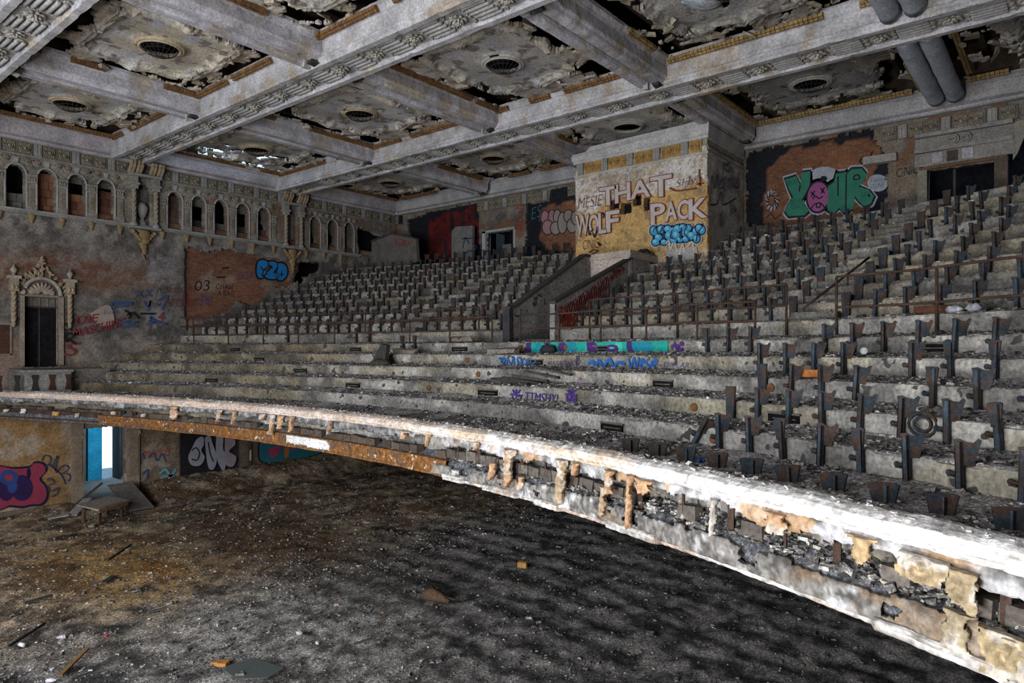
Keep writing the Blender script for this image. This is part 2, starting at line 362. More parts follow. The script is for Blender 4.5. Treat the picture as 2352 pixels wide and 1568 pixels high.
# niche backs: hollow clay tile blocks, plaster or nothing behind each opening
blk = [None]
def niche_blocks(c, full, tone):
    w = .36; hgt = [.31]*5; z = ZS
    for r in range(full):
        x = c-w-(.12 if r % 2 else 0)
        while x < c+w:
            wd = rng.uniform(.24, .33); x1 = min(x+wd, c+w+.02)
            if x1 > x+.06 and not (r == full-1 and rng.random() < .3):
                g = rng.uniform(.7, 1.15); q = np.array(tone)*g
                mm = MB(); mm.box((x+.008, AL+.30+rng.uniform(-.02, .03), H0+z+.006), (x1-.006, AL+.45, H0+z+.302), q, jit=.008)
                mm.build('clay_block', M_CR, wl)
            x += wd
        z += .31
RED = (.20, .095, .06); GRY = (.15, .14, .125)
for c, full, tone in ((5.9, 5, RED), (6.95, 5, GRY), (7.99, 3, GRY), (8.99, 5, RED), (10.01, 4, RED), (11.06, 4, (.14, .06, .045)), (13.84, 5, (.12, .08, .065)), (14.89, 2, (.05, .045, .045)), (15.94, 2, GRY), (17.01, 2, (.06, .055, .055)), (18.1, 2, (.09, .06, .055))):
    niche_blocks(c, full, tone)
def back_panel(name, c, w, z0, z1, tone, holes=()):
    def kp(u, v):
        k = np.ones(u.shape, bool)
        for (hx, hz, rx, rz) in holes: k &= ((u-w-hx)/rx)**2+((v+z0-hz)/rz)**2 > 1
        return k
    obj(name, sheet(name, (c-w, AL+.30, H0+z0), EU, EV, EN, 2*w, z1-z0, .045, M_PL, kp, lambda u, v: .02*fbm(u*6, v*6, 95)-.05*np.cos((u-w)/w*1.4), lambda u, v: mixc(np.array(tone)*.6, tone, fbm(u*3, v*3, 97)), .04), wl)
for c, tone, holes in ((21.03, (.22, .19, .14), [(.0, 5.75, .13, .42)]), (22.11, (.15, .145, .14), [(.02, 6.0, .2, .3), (.0, 5.5, .15, .12)]), (23.19, (.20, .175, .145), [(-.02, 6.85, .15, .17)]), (18.1, (.20, .195, .19), [(-.08, 6.5, .15, .25), (-.05, 5.9, .24, .35)])):
    back_panel('niche_back', c, .36, ZS, 7.2, tone, holes)
for c in (10.01, 11.06, 14.89, 17.01):                       # blind heads of the arches
    back_panel('niche_head', c, .34, ZA+.12 if c < 12 else ZA, 7.2, (.19, .175, .15))
for c in AED: back_panel('aedicule_back', c, .3, ZS-.1, 7.3, (.27, .265, .26) if c > 15 else (.19, .185, .18), [(.02, 7.0, .09, .1)] if c < 15 else [])
m = MB(); m.lathe((AED[0], AL+.1, H0+ZS), [(.17, 0), (.17, .12), (.1, .18), (.07, .3), (.11, .36), (.2, .55), (.23, .72), (.2, .84), (.12, .9), (.15, .95)], 12, (.24, .235, .225)); m.build('niche_urn', M_CR, wl)
# arch mouldings, pilasters, corbels (shared meshes)
def arch_mould(w, za, k, zs):
    P = [(-w, 0, zs), (-w, 0, (zs+za)/2)]
    for i in range(15):
        t = math.pi-math.pi*i/14; P.append((w*math.cos(t), 0, za+w*k*max(0, 1-abs(math.cos(t))**2.1)**.5))
    P += [(w, 0, (zs+za)/2), (w, 0, zs)]
    mm = MB(); mm.tube(P, .042, 6, (.27, .26, .245)); return mm.mesh('arch_moulding', M_CR)
ME_ARCH = arch_mould(NW+.03, ZA, 1.3, ZS)
mm = MB()
mm.box((-.15, -.07, ZS), (.15, .02, ZS+.2), (.22, .2, .17)); mm.box((-.125, -.04, ZS+.2), (.125, .02, ZA-.22), (.2, .18, .15)); mm.box((-.085, -.06, ZS+.28), (.085, -.04, ZA-.32), (.23, .2, .155))
mm.box((-.045, -.072, ZS+.33), (.045, -.06, ZA-.4), (.17, .145, .11))
mm.box((-.155, -.07, ZA-.22), (.155, .02, ZA-.15), (.24, .22, .19)); mm.box((-.13, -.055, ZA-.15), (.13, .02, ZA+.05), (.2, .18, .15))
for s in (-1, 0, 1): mm.blob((s*.08, -.075, ZA-.06), .045, .035, .07, (.24, .22, .18))
mm.box((-.17, -.08, ZA+.05), (.17, .02, ZA+.1), (.25, .23, .2))
ME_PIL = mm.mesh('pilaster', M_CR)
mm = MB(); mm.box((-.17, -.09, -.08), (.17, .02, 0), (.24, .23, .2))
for i, (r, z) in enumerate(((.15, -.14), (.13, -.22), (.10, -.30), (.06, -.38))): mm.blob((0, -.02, z), r, .09*(1-i*.12), .075, (.23, .165, .09))
ME_COR = mm.mesh('corbel', M_CR)
mm = MB()
for s in (-1, 1):
    t = np.linspace(0, 4.2*math.pi, 30); r = .03+.105*t/t[-1]; mm.tube(np.stack([s*r*np.cos(t)+s*.34, -.03+0*t, r*np.sin(t)], -1), .024, 5, (.25, .225, .175)); mm.blob((s*.34, -.04, 0), .035, .03, .035, (.26, .23, .18))
mm.prism([(-.09, -.04, .1), (.09, -.04, .1), (.05, -.04, -.1), (-.05, -.04, -.1)], (0, .06, 0), (.3, .29, .28))
ME_SCR = mm.mesh('scroll_ornament', M_CR)
for c in NICHE:
    obj('arch_moulding', ME_ARCH, wl, (c, AL-.04, H0)); obj('scroll_ornament', ME_SCR, wl, (c, AL-.03, H0+7.13))
pil = [6.42, 7.47, 8.49, 9.5, 10.53, 11.6, 13.3, 14.36, 15.41, 16.47, 17.55, 18.64, 20.5, 21.57, 22.65]
for c in pil:
    obj('pilaster', ME_PIL, wl, (c, AL-.02, H0)); obj('corbel', ME_COR, wl, (c, AL-.02, H0+ZS-.06))
m = MB(); m.box((3, AL-.14, H0+ZS-.09), (24.0, AL+.02, H0+ZS), (.24, .235, .225)); m.box((3, AL-.09, H0+ZS-.17), (23.9, AL+.02, H0+ZS-.09), (.2, .195, .185)); m.build('sill_ledge', M_CR, wl)
for c in AED:                                                # projecting niche on a carved bracket, twisted columns
    m = MB()
    for s in (-1, 1):
        x = c+s*.44; P = []; 
        m.lathe((x, AL-.2, H0+ZS-.1), [(.15, 0), (.15, .1), (.1, .14), (.1, .2)], 10, (.24, .235, .225))
        for ph in (0, 2.1, 4.2):
            t = np.linspace(0, 1, 26); m.tube(np.stack([x+.045*np.cos(14*t+ph), AL-.2+.045*np.sin(14*t+ph), H0+ZS+.1+1.38*t], -1), .05, 5, (.25, .215, .16))
        m.box((x-.12, AL-.33, H0+ZS+1.46), (x+.12, AL-.05, H0+ZS+1.62), (.24, .225, .2)); m.box((x-.17, AL-.37, H0+ZS+1.62), (x+.17, AL, H0+ZS+1.7), (.25, .24, .22)); m.box((x-.13, AL-.3, H0+ZS+1.7), (x+.13, AL, H0+ZTOP), (.22, .21, .19))
    m.box((c-.62, AL-.38, H0+ZTOP-.06), (c+.62, AL, H0+ZTOP+.05), (.24, .23, .21)); m.box((c-.62, AL-.32, H0+ZS-.2), (c+.62, AL, H0+ZS-.1), (.23, .22, .2))
    m.build('aedicule', M_CR, wl)
    m = MB()
    for i in range(16):
        z = ZS-.28-i*.075; r = .36*(1-i/17)**.9; m.blob((c+rng.uniform(-.05, .05), AL-.08, H0+z), r*rng.uniform(.75, 1), .16*(1-i/20), .08, (.24, .17, .085), jit=.1)
    for s in (-1, 1):
        for i in range(4): m.blob((c+s*(.16+.09*i), AL-.1, H0+ZS-.32-.1*(3-i)), .09, .08, .1, (.25, .175, .09), jit=.15)
    m.build('carved_bracket', M_CR, wl)
    for s in (-1, 1):                                        # console scrolls that carry the ceiling beam
        m = MB()
        for j in range(2):
            x = c+s*.42+(j-.5)*.3; t = np.linspace(0, math.pi*.9, 9)
            for q in (-.06, .06): m.tube(np.stack([x+q+0*t, AL-.15-.32*np.sin(t*.6), H0+7.42+.5*(t/t[-1])], -1), .085, 7, (.25, .19, .13))
        m.build('console_scroll', M_CR, wl)
# frieze of square carved panels between the arcade and the cornice
mm = MB(); mm.box((-.24, -.03, 0), (.24, .02, .46), (.13, .115, .09))
for r in (.17, .11): mm.tube([( r*math.cos(t), -.045, .23+r*math.sin(t)) for t in np.linspace(0, 2*math.pi, 14, endpoint=False)], .02, 5, (.23, .20, .15), closed=True)
for k in range(4): mm.blob((.19*math.cos(k*math.pi/2+.785), -.045, .23+.19*math.sin(k*math.pi/2+.785)), .045, .03, .045, (.22, .195, .145))
mm.blob((0, -.05, .23), .06, .04, .06, (.24, .21, .16)); ME_FR = mm.mesh('frieze_panel', M_CR)
mm = MB(); mm.box((-.13, -.07, 0), (.13, .02, .46), (.22, .215, .205)); mm.box((-.08, -.09, .04), (-.02, -.07, .42), (.25, .245, .235)); mm.box((.02, -.09, .04), (.08, -.07, .42), (.25, .245, .235)); ME_FP = mm.mesh('frieze_post', M_CR)
x = 5.2; k = 0
while x < 26.3:
    if all(abs(x-c) > .62 for c in AED):
        obj('frieze_post' if k % 3 == 2 else 'frieze_panel', ME_FP if k % 3 == 2 else ME_FR, wl, (x, AL-.03, H0+ZTOP+.02))
    x += .49 if k % 3 == 0 else .40; k += 1
m = MB(); m.box((3, AL-.0, H0+ZTOP-.05), (26.6, AL+.3, H0+7.95), (.14, .125, .105)); m.box((3, AL-.09, H0+ZTOP-.045), (26.4, AL, H0+ZTOP+.01), (.22, .21, .195)); m.build('frieze_band', M_CR, wl)
# cornice (half beam along the wall)
def cornice(name, par, fix, run, c0):
    prof = [(0, 7.84), (.20, 7.84), (.26, 7.88), (.26, 7.95), (.20, 7.98), (.34, 8.02), (.36, 8.05), (.36, 8.46), (.42, 8.5), (.42, 8.55), (.5, 8.6), (.5, 8.66), (0, 8.66)]
    n = 90; V = []; Cc = []; t = np.linspace(run[0], run[1], n)
    for i in range(n):
        for (d, z) in prof:
            w = .012*(rng.random()-.5); V.append((t[i], fix-d+w, H0+z+w) if par is wl else (fix-d+w, t[i], H0+z+w)); Cc.append(np.array(c0)*(.85+.3*vn(np.array([t[i]*1.3]), np.array([z*3]), 5)[0]))
    k = len(prof); F = [(i*k+j, i*k+(j+1) % k, (i+1)*k+(j+1) % k, (i+1)*k+j) for i in range(n-1) for j in range(k)]
    return obj(name, mesh(name, V, F, M_CR, Cc), par)
cornice('cornice', wl, AL+.02, (3, 26.4), (.33, .305, .32))
# door_1: carved doorway with a black leaf and transom
d1 = wl
b0, z0, b1, z1 = D1; bc = (b0+b1)/2
m = MB(); m.box((b0-.02, AL+.30, H0+z0-.1), (b1+.02, AL+.35, H0+z1-.42), (.012, .012, .016))
door1 = tag(m.build('door_1', M_DK), 'black double door in the carved arched surround on side wall', 'door', kind='structure')
m = MB(); m.box((b0, AL+.22, H0+z1-.42), (b1, AL+.30, H0+z1-.36), (.05, .04, .035)); m.box((b0, AL+.28, H0+z1-.36), (b1, AL+.34, H0+z1), (.13, .115, .10))
for s in (.25, .5, .75): m.box((b0+(b1-b0)*s-.02, AL+.25, H0+z1-.36), (b0+(b1-b0)*s+.02, AL+.29, H0+z1), (.18, .16, .14))
m.box((b0-.02, AL-.06, H0+z1-.02), (b1+.02, AL+.3, H0+z1+.06), (.2, .17, .13)); m.build('transom', M_CR, door1)
m = MB(); m.box((bc-.03, AL+.27, H0+z0), (bc+.03, AL+.30, H0+z1-.42), (.03, .03, .04)); m.build('meeting_stile', M_ST, door1)
m = MB(); TAN = (.30, .235, .165)
for s, x in ((-1, b0-.1), (1, b1+.1)):
    m.box((x-.07, AL-.1, H0+z0+.1), (x+.07, AL+.3, H0+z1), (.25, .21, .17))
m.build('door_jamb', M_CR, door1)
m = MB(); t = np.linspace(math.pi, 0, 17); R_ = (b1-b0)/2+.07
m.tube(np.stack([bc+R_*np.cos(t), AL-.08+0*t, H0+z1+.05+R_*1.05*np.sin(t)], -1), .075, 7, (.30, .27, .23))
fan = [(bc, AL-.02, H0+z1+.05)]
for i in range(9):
    t0 = math.pi*(i+.5)/9; q = .42; m.blob((bc+q*.62*math.cos(t0), AL-.05, H0+z1+.1+q*.62*math.sin(t0)), .06, .05, .21, (.29, .25, .2), R=np.array(Matrix.Rotation(math.pi/2-t0, 3, 'Y')))
for s in (-1, 1): m.blob((bc+s*.33, AL-.05, H0+z1+.16), .13, .05, .11, TAN)
m.prism([(bc+R_*math.cos(a), AL+.02, H0+z1+.03+R_*math.sin(a)) for a in np.linspace(0, math.pi, 14)], (0, .1, 0), (.26, .22, .17))
m.build('fan_tympanum', M_CR, door1)
for s in (-1, 1):
    x = bc+s*.92; m = MB()
    for ph in (0, 2.1, 4.2):
        t = np.linspace(0, 1, 22); m.tube(np.stack([x+.04*np.cos(12*t+ph), AL-.12+.04*np.sin(12*t+ph), H0+z1-1.0+1.15*t], -1), .055, 5, (.29, .225, .16))
    m.blob((x, AL-.1, H0+z1-1.05), .08, .08, .16, TAN); m.box((x-.13, AL-.25, H0+z1+.15), (x+.13, AL, H0+z1+.6), (.28, .225, .165)); m.box((x-.2, AL-.3, H0+z1+.6), (x+.2, AL, H0+z1+.72), (.3, .26, .21))
    for q in (-.06, .06): m.blob((x+q, AL-.25, H0+z1+.3), .06, .05, .1, (.31, .245, .17))
    m.lathe((x, AL-.12, H0+z1+.72), [(.06, 0), (.05, .08), (.12, .2), (.1, .28), (.04, .33), (.03, .42)], 9, (.27, .24, .2))
    m.build('twisted_column', M_CR, door1)
m = MB()
for i in range(44):
    t = rng.uniform(0, math.pi); q = R_+rng.uniform(.08, .26); m.blob((bc+q*math.cos(t)*.95, AL-.06, H0+z1+.1+q*math.sin(t)), .12, .05, .045, np.array(TAN)*rng.uniform(.7, 1.1), jit=.2, R=np.array(Matrix.Rotation(-t+rng.normal(0, .5), 3, 'Y')))
for i in range(26): f_ = i/25; m.blob((bc+rng.uniform(-.26, .26)*(1-f_), AL-.07, H0+z1+.95+f_*.55), .10*(1.2-f_*.7), .06, .05, np.array(TAN)*rng.uniform(.7, 1.1), jit=.2, R=np.array(Matrix.Rotation(rng.uniform(0, 3), 3, 'Y')))
m.build('crest_carving', M_CR, door1)
# dark recessed hose cabinet beside the door
cb0, cz1 = onL(-12, 745); cb1, cz0 = onL(22, 812)
m = MB(); m.box((cb0, AL-.03, H0+cz0), (cb1, AL+.03, H0+cz1), (.07, .032, .024)); hb = m.build('hose_cabinet', M_CR)
tag(hb, 'small dark red wall cabinet beside the carved doorway', 'cabinet')
m = MB(); m.box((cb0-.05, AL-.06, H0+cz1), (cb1+.05, AL+.03, H0+cz1+.06), (.26, .22, .18)); m.box((cb1, AL-.06, H0+cz0-.05), (cb1+.06, AL+.03, H0+cz1), (.2, .17, .14)); m.box((cb0-.05, AL-.06, H0+cz0-.06), (cb1+.05, AL+.03, H0+cz0), (.17, .15, .12)); m.build('cabinet_frame', M_CR, hb)

# lower part of the left wall, under the balcony
G0 = onL(190, 1135); G1 = onL(290, 966); GB0, GB1, GZ1 = G0[0], G1[0], -3.15
BLK_G = polyL([(412, 985), (548, 1005), (548, 1085), (470, 1100), (412, 1118)])
def low_color(u, v):
    b = u+3; z = v-6.4; n = fbm(b*.8, z*.8, 151); n2 = fbm(b*4, z*4, 153)
    c = mixc((.13, .098, .07), (.26, .20, .145), sstep(.35, .65, .5*n+.5*n2))
    c = mixc(c, mixc((.22, .125, .05), (.33, .20, .09), n2), sstep(10.0, 9.3, b)*.95)
    c = mixc(c, (.21, .125, .055), .8*sstep(9.6, 9.2, b)*np.exp(-((z+5.6)/.35)**2))
    c = mixc(c, (.36, .31, .26), .6*sstep(.60, .66, fbm(b*1.3, z*1.3, 155)))
    c = mixc(c, (.015, .015, .018), 1.*pip(BLK_G, b, z))
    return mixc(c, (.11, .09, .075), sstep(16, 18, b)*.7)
obj('lower_plaster', sheet('lower_plaster', (3., AL, H0-6.4), EU, EV, EN, 23.6, 4.1, .1, M_PL, lambda u, v: ~((u+3 > GB0) & (u+3 < GB1) & (v-6.4 < GZ1)), lambda u, v: .03*(fbm(u*3, v*3, 157)-.5), low_color, .15), wl)
m = MB()
for (x0, x1, y0, y1, c) in ((163, 190, 975, 1190, (.22, .17, .125)), (290, 318, 975, 1135, (.24, .185, .14))):
    q0 = onL(x0, y1); q1 = onL(x1, y0); m.box((q0[0], AL-.12, H0-6.2), (q1[0], AL+.2, H0-2.6), c); m.box((q0[0]-.04, AL-.16, H0-3.5), (q1[0]+.04, AL, H0-3.35), np.array(c)*1.15); m.box((q0[0]+.07, AL-.15, H0-5.2), (q1[0]-.07, AL, H0-3.6), np.array(c)*.85)
m.build('door_pilaster', M_CR, wl)
q = onL(572, 1000)[0]; m = MB(); m.box((q-.07, AL-.12, H0-6.1), (q+.07, AL, H0-2.4), (.07, .055, .045)); m.box((q-.05, AL-.14, H0-5.25), (q+.05, AL-.1, H0-4.75), (.5, .36, .22)); m.build('corner_post', M_CR, wl)
m = MB(); m.box((4, AL-.06, H0-6.2), (GB0-.3, AL, H0-5.95), (.16, .13, .10)); m.build('baseboard', M_CR, wl)
# lobby seen through door_2 with daylight beyond it
m = MB(); y0, y1 = AL+.1, AL+5.6
m.box((GB0-1.4, y0, H0-6.35), (GB1+2.6, y1+3, H0-6.15), (.22, .24, .25)); m.box((GB0-1.5, y0, H0-6.2), (GB0-1.4, y1, H0-2.8), (.2, .19, .18)); m.box((GB1+2.5, y0, H0-6.2), (GB1+2.6, y1, H0-2.8), (.2, .19, .18)); m.box((GB0-1.5, y0, H0-2.9), (GB1+2.6, y1, H0-2.8), (.1, .09, .09))
def thru(px): da, db, _ = ray(px, 0); return db*(y1/da)
e0, e1, e2, e3 = thru(229), thru(258), thru(277), thru(281)
m.box((GB0-1.5, y1-.1, H0-6.2), (e0, y1, H0-2.8), (.16, .17, .18)); m.box((e1, y1-.1, H0-6.2), (e2, y1, H0-2.8), (.1, .1, .11)); m.box((e3, y1-.1, H0-6.2), (GB1+2.6, y1, H0-2.8), (.12, .12, .12))
m.build('lobby_shell', M_CR, wl)

area('lobby_added_light', (GB1+1.6, AL+2.2, H0-3.3), (thru(213), y1, H0-4.6), 1.2, 1.2, 60, (.75, .9, 1.0))  # added lamp that brightens the blue door; the lobby has no window here
d2 = MB(); f0 = thru(198); d2.box((f0, y1-.22, H0-6.15), (e0+.02, y1-.12, H0-3.0), (.03, .36, .62)); d2 = tag(d2.build('door_2', M_CR), 'blue painted door standing beside bright opening under balcony', 'door', kind='structure')
m = MB(); m.box((e1-.02, y1-.9, H0-6.15), (e1+.05, y1-.1, H0-3.0), (.035, .04, .045)); m.box((e1, y1-.22, H0-6.15), (e2, y1-.12, H0-3.), (.035, .04, .045)); d3 = tag(m.build('door_3', M_CR), 'dark door leaf right of the bright opening under balcony', 'door', kind='structure')
m = MB(); m.box((e1+.2, y1-.26, H0-4.75), (e1+.24, y1-.2, H0-4.6), (.3, .3, .3)); m.build('handle', M_ST, d3)
# ------------------------------------------------------------------ back wall
BU = (0, -1., 0); BN = (-1., 0, 0)                         # to the right along the wall, towards the hall
def polyB(p): return [onB(*q) for q in p]
D4 = onB(1118, 600)+onB(1180, 527); D4 = (D4[2], D4[1], D4[0], D4[3])      # a_low, z_low, a_high, z_high
D5 = onB(2130, 520)+onB(2284, 368); D5 = (D5[2], D5[1], D5[0], D5[3])
RED_A = polyB([(970, 545), (985, 510), (1010, 495), (1090, 470), (1098, 500), (1100, 560), (1040, 590), (960, 600)])
DARK_A = polyB([(935, 505), (985, 488), (1098, 465), (1106, 600), (960, 610), (945, 560)])
DARK_B = polyB([(1208, 470), (1330, 450), (1330, 620), (1205, 620)])
DARK_B2 = polyB([(1262, 437), (1318, 428), (1330, 465), (1208, 478), (1262, 462)])
BRK_B = polyB([(1240, 480), (1330, 455), (1330, 570), (1300, 585), (1250, 570), (1236, 540)])
DARK_C = polyB([(1716, 350), (1800, 335), (1995, 300), (2040, 360), (2036, 520), (1716, 520)])
BRK_C = polyB([(1757, 400), (1775, 375), (1815, 345), (1990, 312), (2018, 325), (2020, 372), (2000, 400), (2005, 450), (1960, 495), (1860, 520), (1762, 520), (1745, 470)])
VOID_D = polyB([(2310, 335), (2352, 320), (2420, 300), (2420, 405), (2330, 420), (2308, 425)])
DARK_L = polyB([(912, 490), (926, 490), (926, 515), (912, 515)])
def back_keep(u, v):
    a = AL-u; z = v+2.6; q = a+.12*(fbm(a*3, z*3, 201)-.5)*2; r = z+.12*(fbm(a*3, z*3, 203)-.5)*2
    k = ~(pip(DARK_A, q, r) | pip(DARK_B, q, r) | pip(DARK_B2, a, z) | pip(DARK_C, q, r) | pip(VOID_D, q, r) | pip(DARK_L, a, z))
    for D in (D4, D5): k &= ~((a > D[0]) & (a < D[2]) & (z > D[1]-1) & (z < D[3]))
    return k
def back_color(u, v):
    a = AL-u; z = v+2.6; n = fbm(a*1.1, z*1.1, 205); n2 = fbm(a*5, z*5, 207)
    c = mixc((.085, .078, .068), (.175, .16, .14), sstep(.35, .65, .5*n+.5*n2))
    c = mixc(c, (.16, .125, .085), .6*sstep(.54, .6, fbm(a*.9, z*1.4, 209)))
    return mixc(c, (.15, .085, .055), sstep(.62, .66, fbm(a*1.7, z*1.7, 211)))
def back_depth(u, v):
    a = AL-u; z = v+2.6
    return .06*(fbm(a*2.5, z*2.5, 213)-.4)+.06*sstep(.5, .56, fbm(a*2, z*3, 215))*((a > 17.6) & (a < 21) & (z > 6.2))
wb = tag(obj('wall_back', sheet('wall_back', (BW, AL, H0+2.6), BU, (0, 0, 1.), BN, 34.5, 5.5, .09, M_PL, back_keep, back_depth, back_color, .12)),
         'peeling back wall behind the top rows with graffiti and dark openings', 'wall', kind='structure')
def bcore_color(u, v):
    a = AL-u; z = v+2.6; n = fbm(a*1.3, z*1.3, 217); q = a+.2*(fbm(a*2, z*2, 219)-.5)*2; r = z+.2*(fbm(a*2, z*2, 221)-.5)*2
    c = np.ones(a.shape+(3,))*np.array((.014, .016, .022))
    c = mixc(c, mixc((.13, .065, .04), (.22, .105, .058), n), (pip(BRK_C, q, r) | pip(BRK_B, q, r))*1.)
    c = mixc(c, mixc((.06, .010, .010), (.19, .018, .018), n), .95*pip(RED_A, q, r)*sstep(.36, .56, fbm(a*6, z*1.4, 223)))
    return c
obj('brick_core', sheet('brick_core', (BW+.13, AL, H0+2.6), BU, (0, 0, 1.), BN, 34.5, 5.5, .12, M_BRB,
    lambda u, v: ~(pip(VOID_D, AL-u, v+2.6) | ((AL-u > D4[0]) & (AL-u < D4[2]) & (v+2.6 < D4[3])) | ((AL-u > D5[0]) & (AL-u < D5[2]) & (v+2.6 < D5[3]))), None, bcore_color, .05), wb)
m = MB(); m.box((BW+2.2, -5, H0-6.3), (BW+2.3, AL+.5, H0+9), (.02, .02, .024)); m.box((BW+.2, -5, H0+2.4), (BW+2.3, AL, H0+2.6), (.1, .1, .1)); m.build('wall_backing', M_DK, wb)
m = MB(); m.box((BW-.05, -4, H0-6.3), (BW+.1, AL+.3, H0+2.7), (.12, .11, .10)); m.build('lower_wall', M_CR, wb)
cornice('cornice', wb, BW, (-4, 30.2), (.30, .29, .295))
# frieze panels still in place
ME_FRB = ME_FR.copy(); ME_FPB = ME_FP.copy()
for me in (ME_FRB, ME_FPB): me.transform(Matrix.Rotation(-math.pi/2, 4, 'Z'))
for (xa, xb) in ((1098, 1262), (1306, 1340), (2026, 2330)):
    a0, z0 = onB(xa, 0)[0], 7.26; a1 = onB(xb, 0)[0]; a = a0-.22; k = 0
    while a > a1:
        obj('frieze_post' if k % 3 == 1 else 'frieze_panel', ME_FPB if k % 3 == 1 else ME_FRB, wb, (BW-.03, a, H0+z0)); a -= .42; k += 1
# door_4: small white doorway on the left, door_5: wide dark doorway on the right
a0, z0, a1, z1 = D4; m = MB()
m.box((BW-.12, a1, H0+z0), (BW+.3, a1+.22, H0+z1+.1), (.34, .33, .32)); m.box((BW-.06, a0-.15, H0+z0), (BW+.3, a0, H0+z1+.1), (.28, .26, .23)); m.box((BW-.12, a0-.15, H0+z1), (BW+.3, a1+.22, H0+z1+.12), (.3, .29, .27))
m.box((BW+.3, a1-.45, H0+z0), (BW+.9, a1-.40, H0+z1), (.05, .055, .06))
tag(m.build('door_4', M_CR), 'narrow dark doorway with white plaster jambs in back wall', 'door', kind='structure')
m = MB(); m.box((BW-.3, a0-.05, H0+4.3), (BW-.2, a0+.5, H0+z1-.75), (.11, .107, .10)); tag(m.build('fallen_panel', M_CR), 'pale board leaning across the narrow doorway at the back', 'board')
q = onB(1052, 530); q2 = onB(1100, 640); m = MB(); m.prism([(BW-.5, q[0], H0+3.9), (BW-.5, q2[0]+.03, H0+3.9), (BW-.5, q2[0], H0+q[1]+.05), (BW-.5, q[0]-.3, H0+q[1]+.12), (BW-.5, q[0], H0+q[1]-.1)], (.18, 0, 0), (.14, .135, .132))
tag(m.build('wall_stub', M_CR), 'upright grey slab with scribbled tag left of back doorway', 'slab')
a0, z0, a1, z1 = D5; m = MB()
m.box((BW-.08, a1, H0+z0-.5), (BW+.5, a1+.28, H0+z1+.1), (.2, .185, .155)); m.box((BW-.08, a0-.33, H0+z0-.5), (BW+.5, a0, H0+z1+.1), (.11, .085, .065)); m.box((BW-.1, a0-.35, H0+z1), (BW+.4, a1+.25, H0+z1+.1), (.12, .075, .05))
m.box((BW+.45, a1-.75, H0+z0-.5), (BW+.55, a1-.68, H0+z1), (.06, .05, .045))
d5 = tag(m.build('door_5', M_CR), 'wide dark doorway under a broken classical lintel at right', 'door', kind='structure')
m = MB()
for (lo, hi, d, c) in ((.1, .55, .12, (.21, .20, .18)), (.55, .7, .2, (.24, .22, .21)), (.7, 1.05, .1, (.19, .18, .165)), (1.05, 1.18, .26, (.22, .21, .2))): m.box((BW-d, a0-.5, H0+z1+lo), (BW, a1+.35, H0+z1+hi), c, jit=.02)
for k in range(3): m.box((BW-.16, a0+.55+.42*k, H0+z1+.16), (BW-.11, a0+.85+.42*k, H0+z1+.5), ((.35, .34, .36), (.06, .05, .045), (.3, .29, .31))[k])
for s in (-1, 1):
    t = np.linspace(0, 3.5*math.pi, 22); r = .04+.12*t/t[-1]; m.tube(np.stack([BW-.16+0*t, (a0+a1)/2+s*.17+r*np.cos(t), H0+z1+.87+r*np.sin(t)], -1), .035, 5, (.23, .215, .19))
m.box((BW-.14, a0-.35, H0+z0-.4), (BW, a0-.02, H0+z1+.1), (.10, .075, .06)); m.box((BW-.2, a1+.9, H0+z1+.45), (BW, a1+1.95, H0+z1+.75), (.25, .235, .22), jit=.03)
m.build('lintel', M_CR, d5)
m = MB(); m.prism([(BW-.1, a0-.5, H0+z1+1.1), (BW-.1, a0-.95, H0+z1+1.1), (BW-.1, a0-.6, H0+z1+.1), (BW-.1, a0-.48, H0+z1-.1)], (.1, 0, 0), (.22, .205, .18)); m.build('broken_plaster', M_CR, d5)
# sloping parapet in the far corner
q0 = onL(830, 560); m = MB()
p = [(30.3, onB(826, 560, 24.6)[1]), onB(900, 538, 24.6), onB(955, 549, 24.6), onB(958, 600, 24.6), (30.3, onB(826, 640, 24.6)[1])]
m.prism([(24.6, a, H0+z) for a, z in p], (.2, 0, 0), (.115, .108, .10)); par = tag(m.build('corner_parapet', M_CR), 'low sloping parapet with red scrawl in the far corner', 'parapet')
m = MB(); 
for k in range(2): m.prism([(24.52, p[k][0], H0+p[k][1]), (24.52, p[k+1][0], H0+p[k+1][1]), (24.52, p[k+1][0], H0+p[k+1][1]+.07), (24.52, p[k][0], H0+p[k][1]+.07)], (.32, 0, 0), (.06, .05, .045))
m.build('coping', M_CR, par)

# ------------------------------------------------------------------ projection booth standing out of the back wall
BB = 23.1; BA0, BA1 = onB(1625, 0, BB)[0], onB(1322, 0, BB)[0]
def ob(px, py): return onB(px, py, BB)
PORT = []
for (x0, y0, x1, y1) in ((1402, 457, 1423, 483), (1426, 462, 1450, 492), (1454, 447, 1473, 473), (1479, 453, 1494, 486)):
    A = ob(x0, y1); B = ob(x1, y0); PORT.append((B[0], A[1], A[0], B[1]))
def booth_keep(u, v):
    a = BA1-u; z = v+3.0; k = np.ones(a.shape, bool)
    for (p0, q0, p1, q1) in PORT: k &= ~((a > p0) & (a < p1) & (z > q0) & (z < q1))
    return k
def booth_color(u, v):
    a = BA1-u; z = v+3.0; n = fbm(a*1.1, z*1.1, 231); n2 = fbm(a*5, z*5, 233)
    c = mixc((.40, .25, .095), (.47, .32, .15), n)
    up = sstep(5.9, 6.25, z+1.2*(n-.5)+.7*(n2-.5)+.06*(a-BA0))
    c = mixc(c, mixc((.33, .27, .19), (.50, .48, .46), sstep(.35, .6, .4*n+.6*n2)), up)
    c = mixc(c, (.42, .36, .28), .6*sstep(3.75, 3.45, z+.3*(n-.5)))
    return mixc(c, (.2, .14, .08), .7*sstep(.62, .68, n2))
